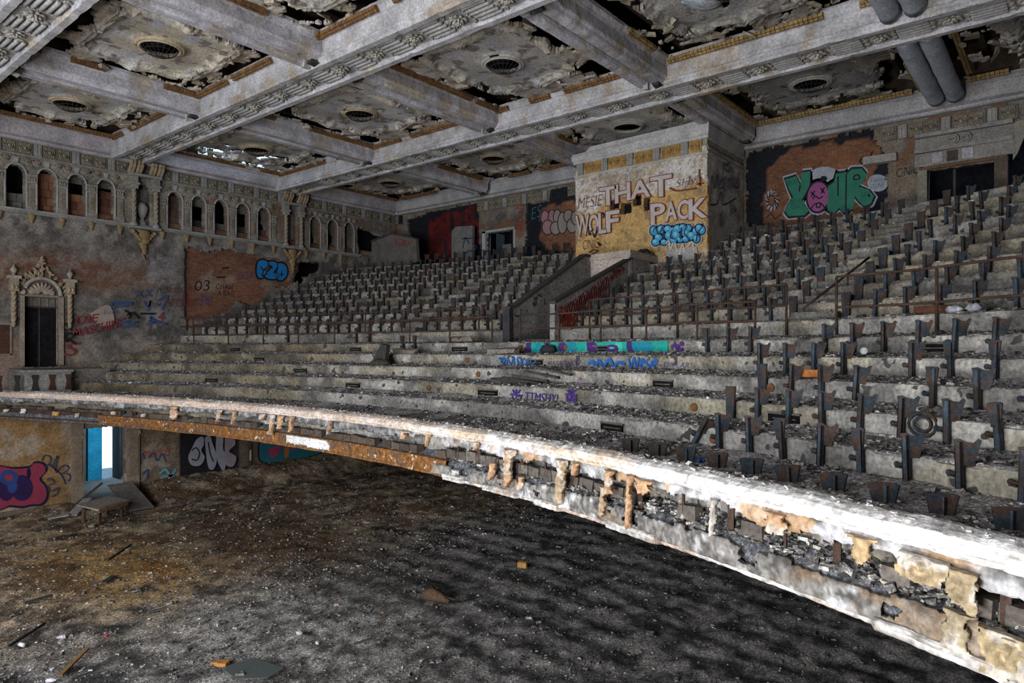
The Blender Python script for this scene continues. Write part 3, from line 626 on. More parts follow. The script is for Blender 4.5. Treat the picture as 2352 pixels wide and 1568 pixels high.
bo = tag(obj('projection_booth', sheet('projection_booth', (BB, BA1, H0+3.0), BU, (0, 0, 1.), BN, BA1-BA0, 4.3, .06, M_PL, booth_keep, lambda u, v: .03*(fbm(u*3, v*3, 235)-.5)+.03*sstep(3.0, 3.3, v+.5*(fbm(u*1.5, v*1.5, 237)-.5)), booth_color, .3)),
         'ochre plaster projection booth with big graffiti letters on back wall', 'booth', kind='structure')
m = MB(); m.box((BB+.3, BA0+.05, H0+3.), (BB+.4, BA1-.05, H0+7.4), (.015, .014, .014)); m.build('booth_inside', M_DK, bo)
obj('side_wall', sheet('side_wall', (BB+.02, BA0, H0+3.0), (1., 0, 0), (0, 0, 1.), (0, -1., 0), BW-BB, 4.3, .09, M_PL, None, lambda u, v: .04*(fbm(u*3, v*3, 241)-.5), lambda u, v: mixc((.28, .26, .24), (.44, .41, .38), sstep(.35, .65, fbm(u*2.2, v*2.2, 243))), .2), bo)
m = MB(); m.box((BB, BA1-.1, H0+3.), (BW, BA1, H0+7.3), (.22, .2, .17)); m.build('far_wall', M_CR, bo)
m = MB(); m.box((BB+.02, BA0+.02, H0+7.28), (BW, BA1-.02, H0+7.7), (.25, .22, .17))
m.box((BB-.05, BA0-.04, H0+6.98), (BW-.1, BA1+.04, H0+7.08), (.36, .34, .31)); m.box((BB-.09, BA0-.06, H0+7.52), (BW-.1, BA1+.06, H0+7.64), (.38, .37, .36))
m.prism([(BB-.12, BA1+.08, H0+7.64), (BB-.16, BA1+.12, H0+7.8), (BB-.12, BA1+.05, H0+7.92), (BB-.1, BA1-.55, H0+7.95), (BB-.1, BA1-.75, H0+8.12), (BB-.1, BA0+.9, H0+8.16), (BB-.1, BA0-.02, H0+8.22), (BB-.16, BA0-.12, H0+8.0), (BB-.12, BA0-.08, H0+7.64)], (3.4, 0, 0), (.38, .375, .37))
m.build('cap', M_CR, bo)
a = BA1-.3; k = 0
FR2 = ME_FRB.copy(); FR2.materials.clear(); FR2.materials.append(material('gold_plaster', (.34, .21, .08), .9, (2, .3), (22, .4), .4, 30.))
while a > BA0+.2:
    obj('frieze_post' if k % 3 == 0 else 'frieze_panel', ME_FPB if k % 3 == 0 else FR2, bo, (BB-.03, a, H0+7.07)); a -= .36 if k % 3 else .4; k += 1

# ------------------------------------------------------------------ ceiling
ZB, ZC = 7.85, 8.6                                         # beam soffit, coffer plaster
MAIN = [(4.7, 6.0), (11.2, 12.5), (18.65, 20.0)]
CROSS = [(2.6, 3.6), (9.3, 10.3), (15.9, 16.9), (22.8, 23.8)]
sky_holes = [(14.6, 28.2, 2.0), (16.9, 27.7, 1.6)]
def roof_keep(u, v):
    b = u-4; a = v-5; k = np.ones(b.shape, bool)
    for (hb, ha, r) in sky_holes: k &= ~(np.hypot(b-hb, a-ha) < r)
    return k
cl = tag(obj('ceiling', sheet('ceiling', (-4., -5., H0+10.0), (1., 0, 0), (0, 1., 0), (0, 0, -1.), 31, 36, .5, M_WD, roof_keep, None, lambda u, v: np.ones(u.shape+(3,))*.1, .15)), 'coffered plaster ceiling falling apart over dark roof timbers', 'ceiling', kind='structure')
m = MB(); m.box((-9.2, 30.55, H0+8.3), (14.9, 30.75, H0+10.1), (.1, .1, .1)); m.box((19.2, 30.55, H0+8.3), (27.2, 30.75, H0+10.1), (.1, .1, .1)); m.box((14.8, 30.55, H0+8.3), (19.3, 30.75, H0+8.95), (.1, .1, .1), jit=.05); m.box((16.6, 30.55, H0+8.3), (17.0, 30.75, H0+10.1), (.1, .1, .1), jit=.1); m.box((26.65, -5.2, H0+8.3), (26.85, 30.7, H0+10.1), (.1, .1, .1)); m.box((-9.2, -5.2, H0+9.95), (-3.8, 30.7, H0+10.15), (.2, .19, .18)); m.build('attic_wall', M_WD, cl)
m = MB(); m.box((-9.2, -5.2, -.3), (27, -5.0, H0+10.1), (.13, .12, .11)); tag(m.build('wall_right', M_CR), 'plain grey side wall on the right, beyond the picture', 'wall', kind='structure')
m = MB(); m.box((-9.2, 30.5, -.3), (3.2, 30.7, H0+10.1), (.13, .12, .11)); m.build('wall_end', M_CR, wl)
m = MB(); m.box((-9.2, -5.2, -.3), (-9.0, 30.45, H0+10.1), (.13, .12, .11)); tag(m.build('wall_front', M_CR), 'grey stage side wall behind the viewer', 'wall', kind='structure')
m = MB(); m.box((-9.2, -5.2, -.4), (-1.4, 30.7, .02), (.1, .095, .09)); m.box((-1.6, -5.2, -.4), (27, 1.0, .02), (.1, .095, .09)); m.build('floor_edge', M_RB, floor)
for k in range(29):
    a = -4+k*1.2
    if a < 30: m = MB(); m.box((-3.5, a, H0+9.35), (26.6, a+.16, H0+9.65), jit=.0); m.build('joist', M_WD, cl)
def beam_profile(b0, b1):
    h = [(-.16, 8.72), (-.16, 8.6), (-.07, 8.5), (0, 8.46), (0, 8.08), (-.035, 8.05), (-.035, 7.97), (.02, 7.93), (.02, 7.85), (.2, 7.85), (.23, 7.9), (.25, 7.97)]
    return [(b0+x, z) for x, z in h]+[(b1-x, z) for x, z in h[::-1]]
def extrude_beam(name, prof, axis, t0, t1, c0, c1, seed, par, amp=.005):
    n = max(2, int((t1-t0)/.14)); t = np.linspace(t0, t1, n); k = len(prof); pr = np.array(prof)
    T = np.repeat(t[:, None], k, 1); X = np.tile(pr[:, 0], (n, 1)); Z = np.tile(pr[:, 1], (n, 1))
    N = fbm(T*1.2, X*5+Z*4, seed); X = X+amp*(rng.random(X.shape)-.5)*2; Z = Z+amp*(rng.random(X.shape)-.5)*2+.025*sstep(.70, .74, fbm(T*2, Z*6+X, seed+3))
    V = np.stack([X, T, Z+H0] if axis == 'a' else [T, X, Z+H0], -1).reshape(-1, 3)
    N2 = fbm(T*4, X*9+Z*9, seed+5)
    c = mixc(c0, c1, sstep(.35, .65, .5*N+.5*N2)); c = mixc(c, (.28, .215, .13), .6*sstep(.60, .66, fbm(T*1.5, X*6+Z*3, seed+7)))
    i = np.arange(n-1)[:, None]*k; j = np.arange(k)[None]; F = np.stack([i+j, i+(j+1) % k, i+k+(j+1) % k, i+k+j], -1).reshape(-1, 4)
    return obj(name, mesh(name, V, F, M_CR, c.reshape(-1, 3), False), par)
mm = MB(); q = (.29, .275, .24)
def leaf(x, y, z, ln, w, ang, tilt=0., k=1.):
    R = np.array(Matrix.Rotation(ang, 3, 'Z') @ Matrix.Rotation(tilt, 3, 'Y')); mm.blob((x+ln*.8*math.cos(ang), y+ln*.8*math.sin(ang), z), ln, w, .035, np.array(q)*k*rng.uniform(.85, 1.12), n=6, m=4, R=R, jit=.12)
for i in range(9): leaf(0, 0, .02, .15, .050, i*2*math.pi/9, .35)
for i in range(7): leaf(0, 0, -.03, .10, .042, i*2*math.pi/7+.3, .6, 1.05)
for i in range(5): leaf(0, 0, -.075, .05, .03, i*2*math.pi/5+.1, .9, 1.1)
mm.blob((0, 0, -.10), .035, .035, .03, q)
for sy in (-1, 1):
    for sx in (-1, 0, 1):
        for i in (-1, 0, 1): leaf(sx*.22, sy*.26, .02, .085, .032, sy*math.pi/2+i*.7-sx*.4*sy, .3)
ME_ROS = mm.mesh('rosette', M_CR)
mm = MB()
for j in range(5): mm.tube([((j-2)*.155, y, -.005) for y in (-.36, -.345, 0, .345, .36)], [.03, .062, .062, .062, .03], 8, (.31, .305, .30))
ME_FLU = mm.mesh('fluting', M_CR)
ME_ROS1 = ME_ROS.copy(); ME_ROS1.transform(Matrix.Scale(1., 4))
for bi, (b0, b1) in enumerate(MAIN):
    bm_ = extrude_beam('main_beam', beam_profile(b0, b1), 'a', -4.8, 30.4, (.31, .305, .31), (.43, .42, .44), 300+bi*20, cl)
    a = 29.6; k = 0
    while a > -3:
        if rng.random() > .05:
            o = obj('rosette', ME_ROS, bm_, ((b0+b1)/2, a, H0+7.93)); o.rotation_euler = (0, 0, rng.uniform(-.15, .15)); o.scale = (1, rng.uniform(.9, 1.1), rng.uniform(.8, 1.3))
        if rng.random() > (.25 if a < 9 else .06): obj('fluting', ME_FLU, bm_, ((b0+b1)/2, a-.76, H0+7.95))
        a -= 1.52; k += 1
    for s, bx in ((0, b0+.11), (1, b1-.11)):
        pass
rows = [(-1.0, 4.7), (6.0, 11.2), (12.5, 18.65), (20.0, 25.9)]
for ci, (a0, a1) in enumerate(CROSS):
    for ri, (b0, b1) in enumerate(rows):
        if ri == 0: continue
        w = a1-a0
        if ci == 0 and ri > 0:            # plaster gone: two round ducts are left
            for s in (.25, .78):
                m = MB(); x = a0+w*s; n = 20; P = [(b0+.05+(b1-b0-.1)*i/n, x+.004*rng.normal(), H0+8.15+.004*rng.normal()) for i in range(n+1)]
                m.tube(P, [.25+.004*rng.normal() for _ in P], 12, (.36, .39, .44)); m.box((b1-.25, x-.09, H0+8.05), (b1-.02, x+.09, H0+8.25), (.04, .04, .04)); m.build('cross_beam', M_CR, cl)
            continue
        h = [(-.13, 8.7), (-.13, 8.6), (-.04, 8.52), (0, 8.44), (.0, 8.16), (.03, 8.12), (.06, 8.10), (.09, 8.02), (.13, 7.99), (.36, 7.99), (.41, 8.02), (.445, 8.10), (.455, 8.22), (.5, 8.22)]
        prof = [(a0+x*w, z) for x, z in h]+[(a1-x*w, z) for x, z in h[:-1][::-1]]
        extrude_beam('cross_beam', prof, 'b', b0-.06, b1+.06, (.31, .30, .32), (.45, .44, .475), 400+ci*40+ri*9, cl)
        for bx in (b0+.10, b1-.10):        # broken dark stub where the beam meets the main beam
            m = MB(); m.box((bx-.12, a0+.15, H0+7.9), (bx+.12, a0+.42, H0+8.06), (.04, .037, .035), jit=.04); m.box((bx-.1, a0+.55, H0+7.88), (bx+.1, a0+.68, H0+8.08), (.32, .31, .3), jit=.03); m.build('broken_end', M_CR, cl)
cols = [(-4.5, 2.6), (3.6, 9.3), (10.3, 15.9), (16.9, 22.8), (23.8, 29.75)]
side = ['far right', 'right', 'middle', 'left', 'far left']; rown = ['', 'front', 'middle', 'back']
def coffer(ci, ri):
    a0, a1 = cols[ci]; b0, b1 = rows[ri]; ca_, cb_ = (a0+a1)/2, (b0+b1)/2; ha, hb = (a1-a0)/2, (b1-b0)/2; sd = 500+ci*31+ri*7
    sky = (ci == 4 and ri == 2); dmg = [.9, .75, .12, .12, .22][ci]+(.1 if ri == 1 else 0)+(.25 if sky else 0)
    if ci == 1 and ri == 3: dmg = .5
    def loc(u, v): return (u-hb)/hb, (v-ha)/ha           # -1..1 across, along
    def fr(u, v):
        p, q = loc(u, v); th = np.arctan2(q, p); r = np.hypot(p, q)
        r0 = .61-.075*np.cos(4*th)+.045*np.cos(8*th)+.07*np.abs(np.sin(4*th))**.6-.03; return p, q, th, r, r0
    def depth(u, v):
        p, q, th, r, r0 = fr(u, v); b = u+b0; a = v+a0; s = (r-r0)*hb
        d = .10*np.exp(-(s/.05)**4)+.09*np.exp(-((s-.15)/.04)**4)+.05*np.exp(-((s+.13)/.035)**4)+.06*sstep(-.05, .05, s)*sstep(.5, .3, s)
        orn = np.exp(-((np.abs(p)-.86)/.14)**2)+np.exp(-((np.abs(q)-.86)/.14)**2)
        nn = fbm(a*5.5, b*5.5, sd, 3); d = d+.10*np.clip(orn, 0, 1)*(nn-.35)*sstep(.0, .12, s+.05)
        d = d+.05*sstep(1.35, 1.0, np.hypot(p, q)*1.)*0+.09*np.exp(-((np.hypot(np.abs(p)-.0, np.abs(q)-.62))/.09)**2)*(.5+nn)+.09*np.exp(-((np.hypot(np.abs(p)-.62, np.abs(q)-.0))/.09)**2)*(.5+nn)
        rim = np.hypot((u-hb), (v-ha)); d = d+.05*np.exp(-((rim-.66)/.06)**2)
        return d+.02*(fbm(a*1.2, b*1.2, sd+2, 2)-.5)*2+.05*dmg*(fbm(a*3, b*3, sd+4)-.5)
    def keep(u, v):
        p, q, th, r, r0 = fr(u, v); b = u+b0; a = v+a0; n = fbm(a*1.35, b*1.35, sd+6, 4, .6)
        ring = sstep(-.05, .22, r-r0)
        k = n < (.84-.29*ring-.20*dmg-.07*sstep(.80, 1., np.maximum(np.abs(p), np.abs(q)))*0+.06*sstep(.93, 1., np.maximum(np.abs(p), np.abs(q)))*(1-dmg))
        for (sx, sy) in (() if sky else ((1, 0), (0, 1), (-1, 0), (0, -1))):   # openings behind the lost cartouches
            if _h(np.array([sx*5+9]), np.array([sy*5+9]), sd)[0] < .85: k &= (((p-sx*.82)/(.13+.15*abs(sy)))**2+((q-sy*.82)/(.13+.15*abs(sx)))**2) > 1.1+3.4*(fbm(a*2.2, b*2.2, sd+9, 4, .6)-.5)
        for (sx, sy) in (() if sky else ((1, 1), (-1, 1), (-1, -1), (1, -1))):
            if _h(np.array([sx*5+19]), np.array([sy*5+29]), sd)[0] < .88: k &= np.hypot((p-sx*.74)*(.8 if sx > 0 else 1.3), (q-sy*.74)*(1.3 if sx > 0 else .8)) > .20+.95*(fbm(a*1.9, b*1.9, sd+10, 4, .6)-.47)
        k &= np.hypot(u-hb, v-ha) > .50
        if sky:
            for (hb_, ha_, r_) in sky_holes: k &= ~((np.hypot(b-hb_, a-ha_) < r_*.52) & (fbm(a*2.6, b*2.6, sd+11, 3, .7) > .545))
        return k
    def color(u, v):
        p, q, th, r, r0 = fr(u, v); b = u+b0; a = v+a0; n = fbm(a*.9, b*.9, sd+13); n2 = fbm(a*3.2, b*3.2, sd+15)
        c = mixc((.36, .345, .32), (.50, .48, .46), sstep(.35, .65, n))
        if ci >= 3 or ri == 1: c = mixc(c, (.42, .35, .24), .6*sstep(.42, .6, fbm(a*.7, b*.7, sd+17)))
        c = mixc(c, (.16, .135, .125), .85*sstep(.62, .635, n2)); c = mixc(c, (.43, .43, .47), .7*sstep(.62, .65, fbm(a*2, b*2, sd+19)))
        c = mixc(c, (.36, .27, .16), .35*sstep(.02, .1, r-r0)); s = (r-r0)*hb; c = mixc(c, (.52, .475, .39), .75*np.clip(np.exp(-(s/.05)**4)+np.exp(-((s-.15)/.04)**4)+.8*np.exp(-((s+.13)/.035)**4), 0, 1)*sstep(.62, .5, n2)); return c*(.55 if ci == 1 and ri == 3 else (.75 if ci < 2 else 1.))
    obj('coffer_panel', sheet('coffer_panel', (b0, a0, H0+ZC), (1., 0, 0), (0, 1., 0), (0, 0, -1.), b1-b0, a1-a0, .062, M_PL, keep, depth, color, .05), cl)
    m = MB(); br = (.155, .085, .038) if ci > 1 else (.22, .15, .065)           # egg and dart strip, lost in places
    for sidek in range(4):
        L_ = (b1-b0) if sidek < 2 else (a1-a0); x = .08
        while x < L_-.1:
            if vn(np.array([x*1.1]), np.array([sidek*7.]), sd+21)[0] < .66+(.1 if ci == 2 else 0):
                for (off, zz, w_, hh) in ((.16, 8.45, .035, .16), (.21, 8.5, .05, .09)):
                    if sidek == 0: lo, hi = (b0+x, a0+off-w_, zz), (b0+x+.105, a0+off+w_, zz+hh)
                    elif sidek == 1: lo, hi = (b0+x, a1-off-w_, zz), (b0+x+.105, a1-off+w_, zz+hh)
                    elif sidek == 2: lo, hi = (b0+off-w_, a0+x, zz), (b0+off+w_, a0+x+.105, zz+hh)
                    else: lo, hi = (b1-off-w_, a0+x, zz), (b1-off+w_, a0+x+.105, zz+hh)
                    m.box((lo[0], lo[1], lo[2]+H0), (hi[0], hi[1], hi[2]+H0), np.array(br)*rng.uniform(.8, 1.25), jit=.006)
            x += .12
    if m.n: m.build('border_moulding', M_CR, cl)
    # hanging scraps of plaster and broken scroll ornament
    m = MB(); cnt = 14+int(40*dmg)
    for _ in range(cnt):
        t = rng.uniform(0, 2*math.pi); rr = rng.uniform(.62, 1.0); pb, pa = cb_+rr*hb*math.cos(t)*.95, ca_+rr*ha*math.sin(t)*.95
        g = np.array((.30, .26, .2))*rng.uniform(.55, 1.25)
        if rng.random() < .6: s_ = rng.uniform(.03, .13); m.box((pb-s_*1.6, pa-s_*.6, H0+ZC-.08-s_*.5), (pb+s_*1.6, pa+s_*.6, H0+ZC-.03), g, jit=.035, R=np.array(Matrix.Rotation(rng.uniform(0, 3), 3, 'Z')))
        else: m.box((pb-.16, pa-.11, H0+ZC-.06), (pb+.16, pa+.11, H0+ZC-.03), g, jit=.05, R=np.array(Matrix.Rotation(rng.normal(0, .5), 3, 'X') @ Matrix.Rotation(rng.uniform(0, 3), 3, 'Z') @ Matrix.Rotation(rng.normal(0, .4), 3, 'Y')))
    m.build('broken_ornament', M_CR, cl)
    # ventilator in the middle of the coffer
    if ci == 0: return
    o = empty('ceiling_vent', (cb_, ca_, H0+ZC), 0, True)
    tag(o, 'round ceiling vent with wire basket, %s coffer of %s row' % (side[ci], rown[ri]), 'vent', 'round ceiling vents')
    m = MB(); n = 28; g0 = (.40, .33, .225) if ci > 2 else (.40, .38, .35)
    for (r_, z_, t_) in ((.60, -.05, .06), (.53, -.09, .045), (.66, -.01, .04)):
        a_s = np.linspace(0, 2*math.pi, n, endpoint=False)
        if r_ == .60:
            k0 = rng.integers(0, n); a_s = np.linspace(.5, 2*math.pi, n-2)+k0; m.tube(np.stack([cb_+r_*np.cos(a_s), ca_+r_*np.sin(a_s), H0+ZC+z_+0*a_s], -1), t_, 7, g0)
        else: m.tube(np.stack([cb_+r_*np.cos(a_s), ca_+r_*np.sin(a_s), H0+ZC+z_+0*a_s], -1), t_, 7, g0, closed=True)
    m.build('ring', M_CR, o)
    m = MB(); m.lathe((cb_, ca_, H0+ZC), [(.52, -.02), (.50, .25), (.3, .4), (.02, .42)], 18, (.02, .02, .025)); m.build('dark_throat', M_DK, o)
    m = MB()
    if not (ci == 2 and ri == 3):
        for k in range(9):
            t = np.linspace(0, math.pi, 9); w = k*math.pi/9; m.tube(np.stack([cb_+.48*np.cos(t)*math.cos(w), ca_+.48*np.cos(t)*math.sin(w), H0+ZC-.06-.26*np.sin(t)], -1), .008, 4, (.03, .03, .03), cap=False)
        for (r_, z_) in ((.4, -.2), (.22, -.29)): a_s = np.linspace(0, 2*math.pi, 16, endpoint=False); m.tube(np.stack([cb_+r_*np.cos(a_s), ca_+r_*np.sin(a_s), H0+ZC+z_+0*a_s], -1), .008, 4, (.03, .03, .03), closed=True)
        m.build('wire_basket', M_CR, o)
for ci in range(5):
    for ri in (1, 2, 3):
        if ri == 1 and ci < 2: continue
        coffer(ci, ri)
# peeled sheets of plaster hanging from the damaged coffer at the right
for (pb, pa, s) in ((13.6, 7.2, 1.5), (14.6, 5.4, 1.2), (15.5, 6.6, 1.0), (16.2, 4.6, .8)):
    def uc(u, v, d, pb=pb, pa=pa, s=s): return np.stack([pb+u-s/2+.0*d, pa+v-s/2, H0+8.42-.35*np.sin(u/s*2.4)*np.sin(v/s*2.6)*s*.6+.06*fbm(u*4, v*4, 5)-d], -1)
    obj('hanging_plaster', sheet('hanging_plaster', (0, 0, 0), (1., 0, 0), (0, 1., 0), (0, 0, -1.), s, s*1.3, .08, M_PL, lambda u, v, s=s: np.hypot((u-s/2)/(s*.5), (v-s*.65)/(s*.65)) < .75+.5*(fbm(u*3, v*3, int(s*99))-.3), None, lambda u, v: mixc((.22, .19, .19), (.36, .42, .47), sstep(.45, .6, fbm(u*2.5, v*2.5, 77))), .03, .3, True, uc), cl)
# ------------------------------------------------------------------ balcony
OFF = [0., 1.9, 2.85, 3.8, 4.75, 5.7, 7.1]+[7.1+.95*k for k in range(1, 10)]
ZT = [-1.564, -1.204, -.844, -.484, -.124, .236, .65]+[.65+.42*k for k in range(1, 10)]   # tread heights
ba = tag(empty('balcony', (0, 0, 0)), 'curved concrete balcony of stepped seating tiers with crumbling front', 'balcony', kind='structure')
VA0, VA1 = 12.05, 13.62                                     # stairwell opening between its parapets
def tread_h(i, a, t):                                       # rubble lying on the tread, piled up at the next riser
    o = OFF[i]+t*1.; n = fbm(a*1.6, o*1.6+i*7, 601+i); n2 = fbm(a*7, o*7+i*5, 603+i, 3)
    return n, n2
NT = 9
def tier(i, a0, a1):
    lo = i < 6; st = .10 if lo else .16
    A = np.arange(a0, a1+st/2, st); o0 = OFF[i]; o1 = OFF[i+1] if i+1 < len(OFF) else None
    zb = (ZT[i-1] if i else -2.3)-.03
    rb = .012*(fbm(A*3, A*0, 605+i)-.5)*2
    ch = .035*sstep(.6, .75, fbm(A*2.5, A*0+i, 607+i)); rowsV = []; cols = []; base = brail(A)
    cn = lambda z: fbm(A*.8, z*1.5+i*3, 611+i); 
    def rc(z): 
        n = cn(z*np.ones_like(A)); n2 = fbm(A*4, z*5+0*A, 613+i)
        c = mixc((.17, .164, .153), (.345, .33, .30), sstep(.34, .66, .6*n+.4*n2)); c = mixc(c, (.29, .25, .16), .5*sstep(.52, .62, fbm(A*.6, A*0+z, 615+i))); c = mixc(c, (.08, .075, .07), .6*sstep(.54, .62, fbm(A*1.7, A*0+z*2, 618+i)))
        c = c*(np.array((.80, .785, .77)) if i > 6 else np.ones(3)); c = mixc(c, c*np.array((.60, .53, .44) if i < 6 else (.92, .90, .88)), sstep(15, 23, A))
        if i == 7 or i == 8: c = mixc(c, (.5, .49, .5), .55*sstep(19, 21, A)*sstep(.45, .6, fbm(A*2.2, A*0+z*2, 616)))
        return c
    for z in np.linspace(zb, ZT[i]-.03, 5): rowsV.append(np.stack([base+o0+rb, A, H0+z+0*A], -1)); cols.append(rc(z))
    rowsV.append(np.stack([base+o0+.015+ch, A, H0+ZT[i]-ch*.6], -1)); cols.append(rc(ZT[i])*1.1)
    nr = len(rowsV); ts = np.linspace(.06, 1, NT)
    for t in ts:
        if o1 is None: bb = (base+o0)*(1-t)+(BW+.1)*t
        else: bb = base+o0+(o1-o0)*t
        n = fbm(A*1.6, bb*1.6, 601+i); n2 = fbm(A*7, bb*7, 603+i, 3)
        pile = (.015+.065*sstep(.45, 1, t)*(.3+1.4*n))*(1. if lo else .8)+.05*(n2-.4)*sstep(0, .15, t)
        rowsV.append(np.stack([bb, A, H0+ZT[i]+np.maximum(pile, 0)], -1))
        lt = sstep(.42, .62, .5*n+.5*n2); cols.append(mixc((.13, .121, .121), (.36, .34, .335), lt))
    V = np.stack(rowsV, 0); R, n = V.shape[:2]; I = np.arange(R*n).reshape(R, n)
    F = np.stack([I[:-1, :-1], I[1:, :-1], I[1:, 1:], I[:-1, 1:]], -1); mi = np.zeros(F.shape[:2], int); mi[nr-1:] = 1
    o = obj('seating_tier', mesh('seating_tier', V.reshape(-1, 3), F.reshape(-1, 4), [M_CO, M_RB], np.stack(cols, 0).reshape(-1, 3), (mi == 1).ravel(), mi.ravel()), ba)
    return o
TIER = {}
for i in range(len(OFF)):
    if 6 <= i <= 10: tier(i, -4.4, VA0); TIER[i] = tier(i, VA1, AL)
    else: TIER[i] = tier(i, -4.4, AL)
m = MB(); A = np.linspace(-4.4, AL, 80)                      # soffit under the balcony
V = np.concatenate([np.stack([brail(A)-.25, A, H0-2.36+0*A], -1), np.stack([np.full_like(A, BW+.05), A, H0-2.0+0*A], -1)]); n = len(A)
m.add(V, [(k, k+1, n+k+1, n+k) for k in range(n-1)], (.14, .13, .12)); m.build('soffit', M_CR, ba)
# stair floor, end wall and parapets of the stairwell
m = MB(); m.box((float(brail(12.8))+5.9, VA0, H0+.1), (21.3, VA1, H0+.24), (.12, .11, .1)); m.build('stair_floor', M_CO, ba)
m = MB(); m.box((21.05, VA0-.1, H0+.2), (21.25, VA1+.1, H0+3.3), (.42, .36, .33), jit=.0); m.box((21.0, VA0-.2, H0+3.28), (BB+.1, VA1+.3, H0+3.5), (.36, .31, .27), jit=.04); m.build('stair_end_wall', M_PL, ba)
bP = float(brail(12.8))+7.0
def parapet(name, a, pts, c, label):
    m = MB(); m.prism([(b, a-.09, H0+z) for b, z in pts], (0, .18, 0), c); o = tag(m.build(name, M_CO), label, 'parapet')
    top = [p for p in pts[2:]]
    m = MB()
    for (q0, q1) in zip(pts[1:-1], pts[2:]):
        if abs(q0[0]-q1[0]) > .05: m.prism([(q0[0], a-.13, H0+q0[1]+.01), (q1[0], a-.13, H0+q1[1]+.01), (q1[0], a-.13, H0+q1[1]+.09), (q0[0], a-.13, H0+q0[1]+.09)], (0, .26, 0), (.055, .05, .045))
    m.build('coping', M_CR, o); return o
PL = parapet('stair_parapet', VA1+.0, [(bP-.5, .1), (bP-.5, 1.28), (bP-.2, 1.34), (20.7, 3.40), (21.2, 3.38), (21.2, .1)], (.21, .205, .197), 'left sloping grey stair parapet facing the ochre booth')
PR = parapet('stair_parapet', VA0-.0, [(bP-.25, .1), (bP-.25, 1.40), (22.3, 3.62), (22.65, 3.55), (22.65, 2.2)], (.23, .225, .215), 'right sloping stair parapet covered with red scrawl below the booth')
m = MB(); m.box((bP-.56, VA1-.16, H0+.15), (bP-.44, VA1+.12, H0+1.3), (.04, .05, .06)); m.build('end_post', M_ST, PL)

# ---- front of the balcony: coping, frieze, clay blocks, lower band, steel plate
def sweep(name, par, mats, rowsf, a0, a1, st, c, closed=False, smooth=True):
    A = np.arange(a0, a1+st/2, st); R = rowsf(A); V = np.stack([np.stack([brail(A)+x, A, H0+z], -1) for x, z in R], 0)
    r, n = V.shape[:2]; I = np.arange(r*n).reshape(r, n); J = np.vstack([I, I[:1]]) if closed else I
    F = np.stack([J[:-1, :-1], J[:-1, 1:], J[1:, 1:], J[1:, :-1]], -1).reshape(-1, 4)
    return obj(name, mesh(name, V.reshape(-1, 3), F, mats, c(A, r).reshape(-1, 3), smooth), par)
fasc = ba
def cop_rows(A):
    e = .05*(fbm(A*1.6, A*0, 621)-.5)*2+.05*(fbm(A*6, A*0, 623, 3)-.5)*2*sstep(8, 3, A)
    h = .02*(fbm(A*2.1, A*0, 625)-.5)*2; g = .012*(rng.random(A.shape)-.5); w = sstep(9, 2, A)
    crack = .05*np.exp(-((A-12.75)/.06)**2)+.05*np.exp(-((A-10.6)/.04)**2)+.03*np.exp(-((A-6.0)/.05)**2)+.0*A
    pr = [(.03+e, -1.66), (.02+e, -1.46), (-.03+e*.8, -1.415), (-.14+e*.3, -1.40), (-.27, -1.425), (-.345, -1.455), (-.375, -1.50), (-.372, -1.56), (-.345, -1.575), (-.345, -1.60), (-.31, -1.63), (-.2, -1.64)]
    return [(x+g+.01*(rng.random(A.shape)-.5), z+h-crack*(z > -1.6)+.012*(rng.random(A.shape)-.5)) for x, z in pr]
def cop_col(A, r):
    out = []
    for k in range(r):
        n = fbm(A*1.2, A*0+k*.35, 627); n2 = fbm(A*6, A*0+k*1.2, 629)
        c = mixc((.66, .63, .60), (.90, .89, .88), sstep(.35, .6, n2)); c = mixc(c, (.60, .42, .27), .75*sstep(.46, .60, n)*sstep(3.0, 5.5, A)); c = mixc(c, (.52, .41, .34), .75*sstep(8.5, 11, A))
        c = mixc(c, (.30, .28, .26), .7*sstep(.57, .64, .5*fbm(A*3, A*0+k, 631)+.5*fbm(A*13, A*0+k*2.3, 632))); out.append(c)
    return np.stack(out, 0)
sweep('rail_coping', fasc, M_PL, cop_rows, -1.5, AL, .045, cop_col, True, False)
# upper frieze: ragged hanging band with scalloped relief
def up_map(u, v, d): a = -1.0+u; return np.stack([brail(a)-.30-d, a, H0-1.62-v], -1)
def up_keep(u, v):
    a = -1+u; n = fbm(a*1.7, a*0, 641); n2 = fbm(a*5, a*0+3, 643)
    ln = np.where(a < 9.3, .03+.20*n+.10*(n2-.5), .06+.16*n+.06*(n2-.5))+.05*sstep(4, 1, a)
    return (v < ln) & ~((a > 9.2) & (a < 10.1) & (v > .05))
def up_depth(u, v): a = -1+u; return .045*np.abs(np.sin(a*math.pi/.30))*sstep(0, .05, v)+.05*(fbm(a*9, v*9, 645)-.5)-.05*v
def up_col(u, v):
    a = -1+u; n = fbm(a*3, v*4, 647); n2 = fbm(a*9, v*9, 649)
    c = mixc((.17, .165, .16), (.52, .52, .54), sstep(.36, .62, .4*n+.6*n2)); c = c*(1-.45*sstep(7.5, 11, a))[..., None]; return mixc(c, (.44, .28, .15), .8*sstep(.55, .6, fbm(a*1.3, v*.6, 651))*sstep(10, 7, a))
obj('upper_frieze', sheet('upper_frieze', (0, 0, 0), (0, -1., 0), (0, 0, -1.), (-1., 0, 0), 31.4, .46, .036, M_PL, up_keep, up_depth, up_col, .05, .35, True, up_map), fasc)
